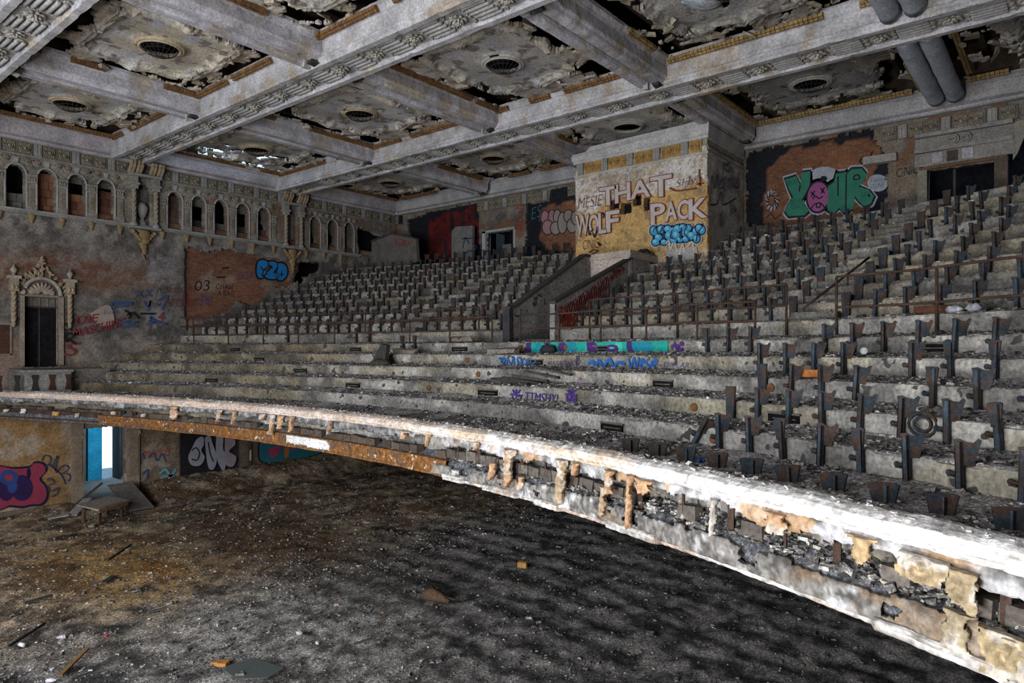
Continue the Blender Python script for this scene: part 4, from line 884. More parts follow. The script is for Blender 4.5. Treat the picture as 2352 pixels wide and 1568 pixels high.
# dark core behind the front with its rubble shelf
def core_rows(A):
    n = .06*(fbm(A*3, A*0, 661)-.5)*2
    return [(.35+0*A, -1.64+0*A), (.32+n, -1.80+n*.5), (.1+n, -1.92+n), (-.12+n, -2.0+n), (-.30, -2.08+n), (-.36, -2.2+0*A), (-.30, -2.36+0*A)]
sweep('front_core', fasc, M_RB, core_rows, -1.5, AL, .08, lambda A, r: mixc((.045, .05, .06), (.17, .175, .19), np.stack([fbm(A*5, A*0+k, 663) for k in range(r)], 0)))
a = -.5
while a < 29.5:
    w = rng.uniform(.27, .33); t = float(brail(a+w/2)); sl = float(brail(a+w)-brail(a))/w
    if not (9.3 < a < 9.9) and rng.random() > (.12 if a > 4.5 else .6):
        m = MB(); g = rng.uniform(.7, 1.25); cc = np.array((.115, .10, .088) if a < 9 else (.075, .058, .046))*g
        z0 = -2.02 if a < 9 else -2.08; m.box((t-.26, a+.008, H0+z0), (t-.12, a+w-.008, H0+z0+rng.uniform(.15, .19)), cc, jit=.014, R=np.array(Matrix.Rotation(-math.atan(sl), 3, 'Z')))
        m.build('clay_block', M_PL, fasc)
    a += w
# lower plaster band with egg relief (right part) and rusted steel plate (left part)
def lo_map(u, v, d): a = -1.0+u; return np.stack([brail(a)-.34-.12*(v/.3)-d, a, H0-2.0-v], -1)
def lo_keep(u, v):
    a = -1+u; n = fbm(a*2.2, a*0, 671); top = .0+.17*n+.05*sstep(6, 9, a); return (v > top) & ~((fbm(a*2.5, v*5, 673) > .66) & (v < .25))
def lo_depth(u, v): a = -1+u; return .05*np.sin(a*math.pi/.26)**2*np.exp(-((v-.17)/.07)**2)+.06*(fbm(a*6, v*6, 675)-.5)+.03*(fbm(a*16, v*16, 676, 2)-.5)
def lo_col(u, v):
    a = -1+u; n = fbm(a*3, v*5, 677); n2 = fbm(a*10, v*10, 679)
    n3 = fbm(a*24, v*24, 680, 3); c = mixc((.085, .08, .075), (.25, .24, .225), sstep(.35, .62, .5*n2+.5*n3)); c = mixc(c, (.50, .51, .53), .9*sstep(.56, .62, .6*n+.4*n2)); return mixc(c, (.28, .19, .11), .5*sstep(.60, .66, fbm(a*1.5, v*2, 681)))
obj('lower_frieze', sheet('lower_frieze', (0, 0, 0), (0, -1., 0), (0, 0, -1.), (-1., 0, 0), 10.4, .31, .034, M_PL, lo_keep, lo_depth, lo_col, .05, .35, True, lo_map), fasc)
def bot_rows(A):
    h = .012*(rng.random(A.shape)-.5); n = .02*(fbm(A*4, A*0, 691)-.5)*2; g = np.where(fbm(A*1.1, A*0, 693) > .60, .09, 0.)
    return [(-.30+0*A, -2.27+0*A), (-.47+g+n, -2.27+h), (-.495+g+n, -2.285+h), (-.49+g+n, -2.32+h), (-.475+g+n, -2.33+h), (-.475+g+n, -2.375+h), (-.45+g, -2.39+h), (-.3+0*A, -2.385+0*A)]
def bot_col(A, r):
    c = mixc((.20, .19, .175), (.58, .56, .54), np.stack([sstep(.38, .58, .5*fbm(A*3, A*0+k*.6, 695)+.5*fbm(A*12, A*0+k*1.6, 696)) for k in range(r)], 0)); return mixc(c, (.40, .29, .22), .6*np.stack([sstep(.5, .6, fbm(A*1.1, A*0+k*.1, 697)) for k in range(r)], 0))
sweep('lower_moulding', fasc, M_PL, bot_rows, -1.2, 9.0, .05, bot_col, True, False)
def plate_rows(A):
    n = .012*(fbm(A*2, A*0, 699)-.5)*2; return [(-.26+n, -2.05+0*A), (-.37+n, -2.06+0*A), (-.38+n, -2.09+0*A), (-.38+n, -2.30+n), (-.41+n, -2.33+n), (-.41+n, -2.36+n), (-.25+n, -2.36+n)]
sweep('steel_plate', fasc, M_ORU, plate_rows, 9.0, 24.0, .12, lambda A, r: np.ones((r, len(A), 3))*.3, True, False)
sweep('steel_plate', fasc, M_RU, lambda A: [(x+.05, z+.05) for x, z in plate_rows(A)], 24.0, AL, .2, lambda A, r: np.ones((r, len(A), 3))*.1, True, False)
def patch_map(u, v, d): a = 13.1+u; return np.stack([brail(a)-.40-d, a, H0-2.08-v], -1)
obj('plaster_patch', sheet('plaster_patch', (0, 0, 0), (0, -1., 0), (0, 0, -1.), (-1., 0, 0), 1.9, .26, .035, M_PL, lambda u, v: (v < .14+.14*fbm(u*4, v*0, 701)) & (u > .05+.2*fbm(v*8, u*0, 703)), lambda u, v: .03*fbm(u*9, v*9, 705), lambda u, v: mixc((.5, .49, .48), (.74, .74, .76), fbm(u*5, v*5, 707)), .02, .35, True, patch_map), fasc)
a = -.3
k = 0
while a < 9:                                                 # hanger rods showing through the gap
    b = float(brail(a)); m = MB(); w = .035 if k % 2 else .014
    m.box((b-.26, a-w, H0-2.12), (b-.23, a+w, H0-1.6), (1, 1, 1)); m.build('hanger_bar', M_RU, fasc); a += rng.uniform(.55, .75); k += 1
def ornament(px, ztop, hgt, wd, c, off=-.40, kind=0):
    """a surviving piece of cast plaster ornament: ragged relief following the front"""
    a0 = a_at(px, off); sd = int(px)
    def mp(u, v, d): a = a0+wd*1.3-u; return np.stack([brail(a)+off-d-.06*(v/max(hgt, .3)), a, H0+ztop-v], -1)
    W2 = wd*1.3
    def kp(u, v):
        x = (u-W2)/wd; f = v/hgt; n = fbm(u*7+px, v*7, 641, 3)-.5
        lim = (.95 if kind else .62+.38*np.cos(f*5.5)**2)*(1-.25*f)
        return (np.abs(x+.25*(fbm(v*4, u*0+px, 3)-.5)) < lim+.9*n) & (f < 1.0+.5*n)
    def dp(u, v):
        x = (u-W2)/wd; f = v/hgt; n = fbm(u*16+px, v*16, 643, 3)
        if kind: r = np.hypot(u-W2, v-hgt*.5); t = np.arctan2(v-hgt*.5, u-W2); return .035*np.cos(r/.075*6.28/2+t*1.0)*np.exp(-(r/(wd*.9))**4)+.05*n+.03
        return .05*np.cos(x*1.5)+.028*np.abs(np.sin(f*hgt/.085*3.14))*np.cos(x*4)+.06*(n-.4)
    def cl(u, v):
        n = fbm(u*9+px, v*9, 645); g = mixc(np.array(c)*.75, np.array(c)*1.25, n); return mixc(g, (.55, .52, .48), .7*sstep(.56, .62, fbm(u*6+px, v*6, 647)))
    obj('plaster_ornament', sheet('plaster_ornament', (0, 0, 0), (0, -1., 0), (0, 0, -1.), (-1., 0, 0), 2*W2, hgt*1.15, .017, M_PL, kp, dp, cl, .03, .35, True, mp), fasc)
OR = (.46, .29, .17)
for px, zt, h, w, c in ((1170, -1.62, .62, .15, OR), (1132, -1.9, .28, .09, OR), (1198, -2.02, .18, .07, OR), (1290, -1.62, .60, .14, (.33, .25, .16)), (1322, -1.62, .16, .09, OR), (1400, -1.62, .26, .10, OR), (1388, -1.86, .36, .10, (.36, .27, .18)), (1448, -1.62, .62, .07, OR), (1480, -1.64, .18, .2, OR), (1095, -1.6, .14, .06, OR),
                        (400, -1.62, .36, .22, (.40, .26, .17)), (505, -1.62, .32, .10, (.40, .26, .17)), (540, -1.62, .34, .07, (.40, .26, .17)), (604, -1.62, .15, .14, (.42, .28, .18)), (627, -1.62, .46, .09, (.40, .27, .17)), (646, -1.62, .3, .09, OR), (672, -1.62, .34, .08, OR), (760, -1.62, .3, .07, (.3, .2, .15)), (930, -1.62, .14, .16, OR), (985, -1.62, .2, .05, OR),
                        (1780, -1.64, .18, .14, OR), (130, -2.02, .13, .22, (.46, .27, .08)), (178, -2.04, .11, .09, (.46, .28, .12)), (55, -1.98, .13, .10, (.6, .58, .56)), (15, -2.02, .11, .14, (.5, .33, .12)), (262, -1.9, .10, .05, (.5, .42, .36)), (330, -1.9, .09, .05, (.5, .44, .38)), (1980, -1.64, .24, .13, (.42, .30, .17)), (1640, -1.66, .34, .05, (.45, .42, .38)), (2200, -2.0, .26, .13, (.30, .25, .17))): ornament(px, zt, h, w, c)
for px, zt, h, w, c in ((2110, -1.66, .18, .20, (.36, .28, .17)), (2205, -1.68, .26, .12, (.34, .27, .17)), (2310, -2.04, .26, .16, (.38, .30, .18)), (2350, -2.06, .24, .12, (.38, .30, .18))): ornament(px, zt, h, w, c, kind=1)

# ---- rubble lying on the tiers
def tier_chips(i0, i1, n, s0, mx):
    P = []; 
    i = rng.integers(i0, i1, n); a = rng.uniform(.2, 30.2, n) if i0 < 6 else rng.uniform(.2, 30.2, n); a = np.where(rng.random(n) < .45, rng.uniform(.2, 10, n), a); t = rng.beta(1.5, 1.0, n)
    o0 = np.array(OFF+[OFF[-1]+1.2])[i]; o1 = np.array(OFF+[OFF[-1]+1.2])[i+1]; b = brail(a)+o0+.06+(o1-o0-.08)*t; z = np.array(ZT)[i]
    pile = (.015+.065*sstep(.45, 1, t)*(.3+1.4*.5))*np.where(i < 6, 1., .8)
    k = (b < BW-.1) & ~((a > VA0-.1) & (a < VA1+.1) & (i > 5)); a, b, z, pile = a[k], b[k], z[k], pile[k]; n = len(a)
    sz = np.clip(rng.lognormal(s0, .5, n), .008, mx); return chips(np.stack([b, a, H0+z+pile+sz*.2], -1), sz, chip_cols(n, .33))
V, F, Cc = tier_chips(0, 6, 36000, -4.05, .055); tag(obj('rubble', mesh('rubble', V, F, M_RB, Cc), ba), kind='stuff')
V, F, Cc = tier_chips(6, 15, 16000, -3.8, .06); tag(obj('rubble', mesh('rubble', V, F, M_RB, Cc), ba), kind='stuff')
n = 2600; a = rng.uniform(-.5, 9, n); t = rng.random(n); P = np.stack([brail(a)-.30+.6*t, a, H0-2.06+.26*t+.05*rng.random(n)], -1); V, F, Cc = chips(P, np.clip(rng.lognormal(-3.6, .5, n), .01, .07), chip_cols(n, .3)); tag(obj('rubble', mesh('rubble', V, F, M_RB, Cc), ba), kind='stuff')
n = 900; a = rng.uniform(-.5, 30, n); P = np.stack([brail(a)-.3+.3*rng.random(n), a, H0-1.405+.01*rng.random(n)], -1); V, F, Cc = chips(P, np.clip(rng.lognormal(-4.1, .4, n), .008, .03), chip_cols(n, .8)*1.5, .4); tag(obj('rubble', mesh('rubble', V, F, M_PL, Cc), ba), kind='stuff')
# aisle steps
def aisle(k, which):                                        # centre of the aisle on upper row k (k = 0 is the row on the rear railing wall)
    px = (1838+31*k)+30 if which == 'R' else (932-34*k*-1)-0
    return a_at(px, OFF[6]+.95*k+.5)
for wch in 'RL':
    for k in range(0, 9):
        a = aisle(k, wch); b = float(brail(a))+OFF[6]+.95*k
        m = MB(); m.box((b+.50, a-.5, H0+ZT[6+k]), (b+.99, a+.5, H0+ZT[6+k]+.21), (.13, .125, .115), jit=.02); m.build('aisle_step', M_CO, ba)
# air slots and round caps in the risers
for px, i in ((1380, 5), (1055, 5), (595, 4), (816, 5), (485, 2), (810, 2), (1227, 4), (1120, 2), (1522, 3), (1405, 1), (1800, 2), (2150, 5), (690, 3), (540, 5)):
    a = a_at(px, OFF[i]-.02); b = float(brail(a))+OFF[i]; w = rng.uniform(.24, .36); zc = (ZT[i-1]+ZT[i])/2-.01
    sl = math.atan(float(brail(a+.5)-brail(a-.5))); R = np.array(Matrix.Rotation(-sl, 3, 'Z')); m = MB()
    m.box((b-.03, a-w, H0+zc-.06), (b+.01, a+w, H0+zc+.07), (.015, .014, .013), R=R); m.build('air_slot', M_DK, TIER[i])
    m = MB(); m.box((b-.05, a-w-.02, H0+zc+.06), (b-.02, a+w+.02, H0+zc+.09), (.13, .11, .085), R=R); m.box((b-.05, a-w*.8, H0+zc-.015), (b-.03, a+w*.7, H0+zc+.005), (.11, .09, .065), R=R); m.build('slot_frame', M_CR, TIER[i])
for px, i in ((1195, 5), (1072, 4), (1098, 3), (985, 2), (1640, 1), (1594, 2), (1770, 3), (1300, 5)):
    a = a_at(px, OFF[i]-.02); b = float(brail(a))+OFF[i]-.04; m = MB(); m.lathe((b, a, H0+(ZT[i-1]+ZT[i])/2+.03), [(.0, 0), (.07, 0), (.075, .02), (.07, .05)], 12, (.16, .075, .03), axis=0); m.build('round_cap', M_CR, TIER[i])

# ---- pipe railings along the cross aisle
def railing(name, px0, px1, off, zb, zt, step, label, group=None, end=None, zmid=.5):
    a0, a1 = a_at(px0, off), a_at(px1, off); o = empty(name, W(a0, float(brail(a0))+off, zb)); o['_abs'] = 1
    tag(o, label, 'railing', group); A = np.linspace(a0, a1, 30); r = .026
    for zz in (zt, zb+(zt-zb)*zmid): m = MB(); m.tube(np.stack([brail(A)+off, A, H0+zz+.012*np.sin(A*2.1)], -1), r, 7); m.build('rail', M_RU, o)
    n = max(1, int(round(abs(a1-a0)/step)))
    for k in range(n+1):
        a = a0+(a1-a0)*k/n; b = float(brail(a))+off; m = MB(); m.tube([(b, a, H0+zb), (b+.01, a, H0+zt)], r*1.05, 7); m.lathe((b, a, H0+zb), [(.06, 0), (.06, .02), (.03, .03)], 8); m.build('post', M_RU, o)
    return o
railing('pipe_railing', 445, 1130, 5.78, .236, 1.04, 1.9, 'rusty front pipe railing from side wall to left of stairwell')
railing('pipe_railing', 1195, 1734, 5.78, .236, 1.04, 1.45, 'rusty front pipe railing crossing before the red scrawled parapet')
railing('pipe_railing', 365, 1100, 7.16, .65, 1.46, 1.9, 'rusty rear pipe railing behind the left front railing')
railing('pipe_railing', 1354, 1806, 7.05, .25, 1.47, 1.45, 'rusty rear pipe railing right of the stair walls', zmid=.62)
railing('pipe_railing', 1921, 2460, 7.05, .25, 1.50, 2.0, 'rusty rear pipe railing right of the sloping aisle')
q0 = onZ(1846, 703, .93); m = MB(); a0 = a_at(1846, 7.6); a1 = a_at(1992, 10.4)
P0 = np.array(W(a0, float(brail(a0))+7.6, .95)); P1 = np.array(W(a1, float(brail(a1))+10.6, 2.3)); m.tube([P0+(P1-P0)*t for t in np.linspace(0, 1, 6)], .028, 7); m.tube([P0, P0+np.array([0, 0, -.3])], .028, 6); m.tube([P0*.35+P1*.65, P0*.35+P1*.65+np.array([0, 0, -.9])], .022, 6)
tag(m.build('aisle_handrail', M_RU), 'sloping iron handrail along the right hand aisle steps', 'handrail')

# ------------------------------------------------------------------ seat stanchions
def stanchion_parts(kind):
    P = {}
    if kind != 'end':
        m = MB()
        m.box((-.034, -.028, 0), (.034, -.014, .58)); m.box((-.034, -.028, 0), (-.022, .028, .58)); m.box((.022, -.028, 0), (.034, .028, .58)); P['stem'] = m
        m = MB(); m.box((-.085, -.06, -.01), (.085, .07, .012)); P['foot'] = m
        m = MB(); m.tube([(-.03, 0, .24), (-.115, 0, .245)], [.018, .024], 7); m.blob((-.115, 0, .245), .036, .03, .036); m.box((-.12, -.03, .205), (-.05, .03, .222)); P['hinge'] = m
        m = MB(); d = np.array([.72, .69, 0]); up = np.array([0, 0, 1.])
        if kind == 'wing':
            pts = [(0, .34), (.14, .325), (.17, .45), (.215, .60), (.185, .62), (.14, .575), (.08, .58), (.02, .615), (-.05, .605), (-.02, .48)]
            m.prism([tuple(d*x+up*z+np.array([0, -.015, 0])) for x, z in pts], (-.008, .012, 0))
            for x in (.05, .10, .15): m.tube([tuple(d*(x*.75)+up*.36), tuple(d*x+up*.57)], .009, 4)
        else:
            w = 1.9 if kind == 'front' else 1.; pts = [(-.045*w, .33), (.045*w, .33), (.075*w, .595), (.05*w, .61), (-.05*w, .61), (-.075*w, .595)]
            m.prism([tuple(d*x+up*z+np.array([0, -.03, 0])) for x, z in pts], (0, .02, 0))
        P['top_plate'] = m
    else:
        m = MB(); m.prism([(-.08, 0, .02), (.08, 0, .02), (.10, 0, .44), (.115, 0, .6), (-.115, 0, .6), (-.10, 0, .44)], (0, .03, 0)); m.box((-.1, -.012, .55), (.1, .0, .585)); P['end_plate'] = m
        m = MB(); m.box((-.11, -.05, -.01), (.11, .08, .015)); P['foot'] = m
    return P
PROTO = {}
for kd in ('wing', 'plain', 'front', 'end'):
    P = stanchion_parts(kd); whole = MB()
    for q in P.values():
        for v, c in zip(q.V, q.C): pass
        whole.add(np.vstack(q.V), q.F, (1, 1, 1))
    PROTO[kd] = ({k: v.mesh(k, M_BL if k == 'stem' else M_ST) for k, v in P.items()}, whole.mesh('seat_stanchion', M_ST))
SEAT = []                                                   # (distance, a, b, z, kind, row text, bank)
def seat(i, a, kd, bank, off=None):
    b = float(brail(a))+(OFF[i+1]-.08 if off is None else off) if i < 15 else float(brail(a))+OFF[i]+.87; z = ZT[i] if off is None else -1.97
    X = -SN*a+CS*b; Z = CS*a+SN*b; px = PX0+FPX*X/Z
    if px > 2400 or px < -20: return
    SEAT.append([Z, a, b, z, kd, i, bank, px])
PIT = .535
for i, px0, gap in ((-1, 1452, None), (0, 1587, None), (1, 1675, None), (2, 1690, None), (3, 1745, None), (4, 1624, (1730, 1880))):
    q = OFF[i+1]-.08 if i >= 0 else .78; a = a_at(px0, q); first = True
    while a > -.3:
        b = float(brail(a))+q; px = PX0+FPX*(-SN*a+CS*b)/(CS*a+SN*b)
        if not (gap and gap[0] < px < gap[1]) and rng.random() > .04:
            seat(max(i, 0), a, 'front' if i < 0 else ('end' if first and i in (1, 2) else ('plain' if rng.random() < .2 else 'wing')), 'lower' if i >= 0 else 'front', None if i >= 0 else q); first = False
        a -= PIT
for px, i in ((912, 4), (938, 4), (782, 5), (812, 5), (625, 5)):
    if px < 1000: seat(i, a_at(px, OFF[i]+.6), 'plain', 'stray')
for k in range(10):
    i = 6+k; aR = aisle(k, 'R'); aL = aisle(k, 'L')
    for (s0, s1, bank) in ((VA1+.35, aL-.55, 'centre'), (aL+.55, 30.1, 'left'), (aR+.62, VA0-.3, 'middle'), (-.5, aR-.62, 'right')):
        if k == 9 and bank in ('middle', 'right'): continue
        a = s0; n = max(1, int((s1-s0)/PIT)); off = 0
        for q in range(n+1):
            a = s0+(s1-s0)*q/n; b = float(brail(a))+OFF[i]+.87
            if b > BB-.3 and BA0-.25 < a < BA1+.25: continue
            if b > 23.9 and a > 27.0: continue
            if b > BW-.3 or (k > 3 and VA0-.4 < a < VA1+.4): continue
            if k >= 8 and D5[0]-.6 < a < D5[2]+.4 and bank != 'left' and b > BW-2.6: continue
            edge = (bank == 'middle' and q == 0) or (bank == 'right' and q == n) or (bank == 'left' and q == 0) or (bank == 'centre' and q == n)
            if not edge and rng.random() < .05: continue
            seat(i, a, 'end' if edge else ('plain' if rng.random() < .28 else 'wing'), bank)
ORD = ['first', 'second', 'third', 'fourth', 'fifth', 'sixth', 'seventh', 'eighth', 'ninth', 'tenth']
def ordn(n):
    return ORD[n-1] if n <= 10 else '%d%s' % (n, 'th' if 10 < n % 100 < 14 else {1: 'st', 2: 'nd', 3: 'rd'}.get(n % 10, 'th'))
SEAT.sort(key=lambda s: (s[6], s[5], s[7])); cnt = {}
for s in SEAT: cnt[(s[6], s[5])] = cnt.get((s[6], s[5]), 0)+1; s.append(cnt[(s[6], s[5])])
order = sorted(range(len(SEAT)), key=lambda j: SEAT[j][0]); far = MB(); BANKN = {'left': 'far left bank', 'centre': 'bank left of stair walls', 'middle': 'bank right of booth stairs', 'right': 'bank beyond right aisle'}
print('stanchions', len(SEAT))
for rank, j in enumerate(order):
    Z, a, b, z, kd, i, bank, px, nth = SEAT[j]; parts, whole = PROTO[kd]
    sl = float(brail(a+.3)-brail(a-.3))/.6; rz = math.atan2(-1, -sl)+rng.normal(0, .07)
    tl = (rng.normal(0, .03), rng.normal(0, .025), rz)
    if bank == 'lower' and i == 0 and nth == 1: tl = (0, .55, rz)
    loc = W(a, b, z+.02)
    if rank >= 300:
        me = whole; n = len(me.vertices); co = np.empty(n*3, np.float32); me.vertices.foreach_get('co', co); co = co.reshape(-1, 3)@np.array(Matrix.Rotation(rz, 3, 'Z')).T+np.array(loc)
        far.add(co, [tuple(p.vertices) for p in me.polygons], (1, 1, 1)); continue
    if bank == 'front': lab = 'wide flared seat stanchion top, %s from left right behind the balcony rail' % ordn(nth)
    elif bank == 'lower': lab = 'rusty seat stanchion, %s from left in %s row behind the crumbling balcony rail' % (ordn(nth), ORD[i])
    elif bank == 'stray': lab = 'lone rusty seat stanchion, %s from left on the bare %s step left of centre' % (ordn(nth), ORD[i])
    else: lab = 'rusty %s, %s from left, %s row above rear railing, %s' % ('end standard' if kd == 'end' else 'seat stanchion', ordn(nth), ORD[i-6], BANKN[bank])
    if rank < 150:
        o = empty('seat_stanchion', loc, 0); o.rotation_euler = tl
        for nm, me in parts.items(): c = bpy.data.objects.new(nm, me); COL.objects.link(c); c.parent = o
    else:
        o = obj('seat_stanchion', whole, None, loc); o.rotation_euler = tl
    tag(o, lab, 'seat support', 'iron seat stanchions left on the tiers')
if far.n: tag(far.build('seat_stanchion_rows', M_ST), 'remaining rusty seat stanchions on the most distant upper rows', 'seat supports', kind='stuff')
# ------------------------------------------------------------------ graffiti: thin paint skins lying on the real surfaces
def text2d(s, off=0., size=1., shear=0.):
    c = bpy.data.curves.new('t', 'FONT'); c.body = s; c.size = size; c.offset = off; c.shear = shear; c.resolution_u = 3
    o = bpy.data.objects.new('t', c); me = bpy.data.meshes.new_from_object(o)
    V = np.array([v.co[:2] for v in me.vertices]); F = [tuple(p.vertices) for p in me.polygons]
    bpy.data.meshes.remove(me); bpy.data.objects.remove(o); bpy.data.curves.remove(c); return V, F
def quadmap(q):                                             # unit square -> four corners TL TR BR BL (surface coordinates)
    TL, TR, BR, BL = [np.array(p, float) for p in q]
    return lambda x, y: (BL[None]*((1-x)*(1-y))[:, None]+BR[None]*(x*(1-y))[:, None]+TR[None]*(x*y)[:, None]+TL[None]*((1-x)*y)[:, None])
def skin(name, V, F, surf, eps, mat, parent):
    """V: surface coordinates, surf(u, v, d) -> world"""
    P = surf(V[:, 0], V[:, 1], eps)
    return obj(name, mesh(name, P, F, mat), parent)
def letters(name, s, quad, surf, parent, layers, shear=0.):
    V0, _ = text2d(s, 0, 1, shear); lo, hi = V0.min(0), V0.max(0); qm = quadmap(quad)
    for off, mat, eps in layers:
        V, F = text2d(s, off, 1, shear); X = (V-lo)/(hi-lo); skin(name, qm(X[:, 0], X[:, 1]), F, surf, eps, mat, parent)
def ribbon(P, w):
    P = np.asarray(P, float); t = np.gradient(P, axis=0); t /= np.linalg.norm(t, axis=1)[:, None]+1e-9; n = np.stack([-t[:, 1], t[:, 0]], -1)*w/2
    V = np.vstack([P+n, P-n]); k = len(P); return V, [(i, i+1, k+i+1, k+i) for i in range(k-1)]
def smooth_line(P, n=5):
    P = np.asarray(P, float); out = []
    for i in range(len(P)-1):
        p0, p1, p2, p3 = P[max(i-1, 0)], P[i], P[i+1], P[min(i+2, len(P)-1)]
        for k in range(n):
            t = k/n; out.append(.5*((2*p1)+(-p0+p2)*t+(2*p0-5*p1+4*p2-p3)*t*t+(-p0+3*p1-3*p2+p3)*t**3))
    return np.array(out+[P[-1]])
def strokes(name, lines, w, conv, surf, parent, mat, eps=.012, sm=True):
    Vs, Fs, n = [], [], 0
    for L in lines:
        L = smooth_line(L) if sm and len(L) > 2 else np.asarray(L, float)
        V, F = ribbon(np.array([conv(*p) for p in L]), w); Vs.append(V); Fs += [tuple(i+n for i in f) for f in F]; n += len(V)
    skin(name, np.vstack(Vs), Fs, surf, eps, mat, parent)
def shape(name, poly, conv, surf, parent, mat, eps, sm=False):
    P = smooth_line(list(poly)+[poly[0]])[:-1] if sm else np.asarray(poly, float)
    V = np.array([conv(*p) for p in P]); skin(name, V, [tuple(range(len(V)))], surf, eps, mat, parent)
def ell(cx, cy, rx, ry, n=18, rot=0.):
    t = np.linspace(0, 2*math.pi, n, endpoint=False); x, y = rx*np.cos(t), ry*np.sin(t); c, s = math.cos(rot), math.sin(rot); return np.stack([cx+x*c-y*s, cy+x*s+y*c], -1)
def Q(conv, *pts): return [conv(*p) for p in pts]
# surfaces
sBo = lambda a, z, d: np.stack([BB-.075-d+0*a, a, H0+z], -1)          # booth front
sBs = lambda b, z, d: np.stack([b, BA0-.05-d+0*b, H0+z], -1)          # booth side
sB = lambda a, z, d: np.stack([BW-.10-d+0*a, a, H0+z], -1)            # back wall
sBc = lambda a, z, d: np.stack([BW+.125-d+0*a, a, H0+z], -1)          # brick core of the back wall
sL = lambda b, z, d: np.stack([b, AL-.085-d+0*b, H0+z], -1)           # left wall plaster
sLc = lambda b, z, d: np.stack([b, AL+.095-d+0*b, H0+z], -1)          # its brick core
cBo = lambda x, y: onB(x, y, BB-.08); cB = lambda x, y: onB(x, y, BW-.1); cBc = lambda x, y: onB(x, y, BW+.12)
cL = lambda x, y: onL(x, y, AL-.09); cLc = lambda x, y: onL(x, y, AL+.09)
def cBs(x, y): da, db, dz = ray(x, y); t = (BA0-.05)/da; return db*t, dz*t
WHT, REDP, BLK = paint((.42, .40, .39)), paint((.20, .035, .025)), paint((.014, .013, .014))
BRW, BLU, NAVY, PUR = paint((.14, .045, .025)), paint((.02, .10, .30)), paint((.025, .035, .10)), paint((.075, .045, .17))
# booth front: big block letters with dark red outline
for s, q in (('T', ((1378, 433), (1414, 427), (1414, 468), (1380, 473))), ('H', ((1413, 426), (1446, 419), (1447, 458), (1414, 466))), ('A', ((1449, 418), (1491, 411), (1492, 450), (1450, 457))), ('T', ((1495, 409), (1541, 401), (1540, 448), (1497, 452))),
             ('W', ((1323, 497), (1352, 494), (1353, 538), (1324, 541))), ('O', ((1353, 495), (1374, 492), (1374, 535), (1354, 538))), ('L', ((1375, 491), (1392, 489), (1393, 533), (1376, 536))), ('F', ((1393, 487), (1421, 483), (1418, 528), (1394, 533))),
             ('P', ((1495, 470), (1526, 466), (1526, 508), (1496, 514))), ('A', ((1528, 466), (1554, 462), (1554, 503), (1529, 508))), ('C', ((1556, 463), (1581, 459), (1581, 501), (1557, 505))), ('K', ((1583, 459), (1622, 454), (1621, 498), (1583, 504)))):
    letters('graffiti_letter', s, Q(cBo, *q), sBo, bo, ((.052, REDP, .000), (.022, WHT, .012)))
for s, q in (('MESIE', ((1325, 456), (1384, 444), (1384, 472), (1327, 480))), ('CINIC', ((1337, 552), (1374, 546), (1376, 570), (1339, 574)))):
    letters('graffiti_tag', s, Q(cBo, *q), sBo, bo, ((-.022, BRW if s == 'MESIE' else BLK, .004),), .25)
letters('graffiti_tag', 'SHyb', Q(cBo, (1550, 414), (1612, 396), (1613, 428), (1552, 436)), sBo, bo, ((-.025, BRW, .004),), .25)
strokes('graffiti_tag', [[(1538, 431), (1556, 438), (1600, 432)], [(1375, 560), (1380, 562), (1372, 556), (1378, 566)], [(1352, 580), (1362, 574), (1372, 576), (1358, 584)], [(1606, 388), (1608, 428)], [(1600, 424), (1616, 420)]], .055, cBo, sBo, bo, BRW)
strokes('graffiti_tag', [[(1352, 520), (1354, 540), (1360, 528), (1366, 545), (1372, 520)], [(1383, 488), (1388, 496), (1384, 500)]], .05, cBo, sBo, bo, BLK, .02)
# blue bubble lettering
BUB = [(1502, 530, 9, 11), (1512, 545, 9, 9), (1518, 527, 9, 10), (1506, 556, 9, 8), (1525, 556, 8, 7), (1534, 526, 9, 9), (1536, 541, 9, 11), (1545, 530, 7, 9), (1556, 525, 9, 9), (1553, 540, 9, 11), (1562, 551, 7, 6), (1568, 522, 8, 8), (1575, 535, 9, 10), (1582, 524, 7, 8), (1588, 541, 9, 10), (1598, 531, 8, 9), (1606, 523, 8, 8), (1612, 528, 8, 10), (1600, 548, 8, 9), (1575, 549, 8, 7), (1547, 552, 8, 7)]
LBL, MBL, DBL = paint((.16, .42, .60)), paint((.05, .26, .43)), paint((.02, .05, .09))
for (x, y, rx, ry) in BUB: shape('graffiti_bubble', ell(x, y, rx+4.5, ry+4.5), cBo, sBo, bo, WHT, .002)
for (x, y, rx, ry) in BUB: shape('graffiti_bubble', ell(x, y, rx+2.2, ry+2.6), cBo, sBo, bo, DBL, .006)
for k, (x, y, rx, ry) in enumerate(BUB): shape('graffiti_bubble', ell(x, y, rx-.6, ry-.8), cBo, sBo, bo, MBL, .010+.0006*k); shape('graffiti_bubble', ell(x-1.5, y-2.2, rx*.55, ry*.5), cBo, sBo, bo, LBL, .0245)
strokes('graffiti_tag', [[(1500, 533), (1506, 523), (1514, 538), (1522, 522), (1526, 546)], [(1545, 526), (1541, 545), (1552, 549)], [(1566, 522), (1563, 550)], [(1580, 520), (1572, 534), (1584, 550)], [(1596, 520), (1602, 534), (1614, 520)], [(1602, 534), (1600, 554)]], .05, cBo, sBo, bo, DBL, .027)
strokes('graffiti_tag', [[(1530, 560), (1536, 552), (1540, 572), (1548, 556), (1556, 578)], [(1560, 585), (1568, 560), (1572, 590)], [(1580, 565), (1590, 556), (1594, 575)]], .06, cBo, sBo, bo, WHT, .014)
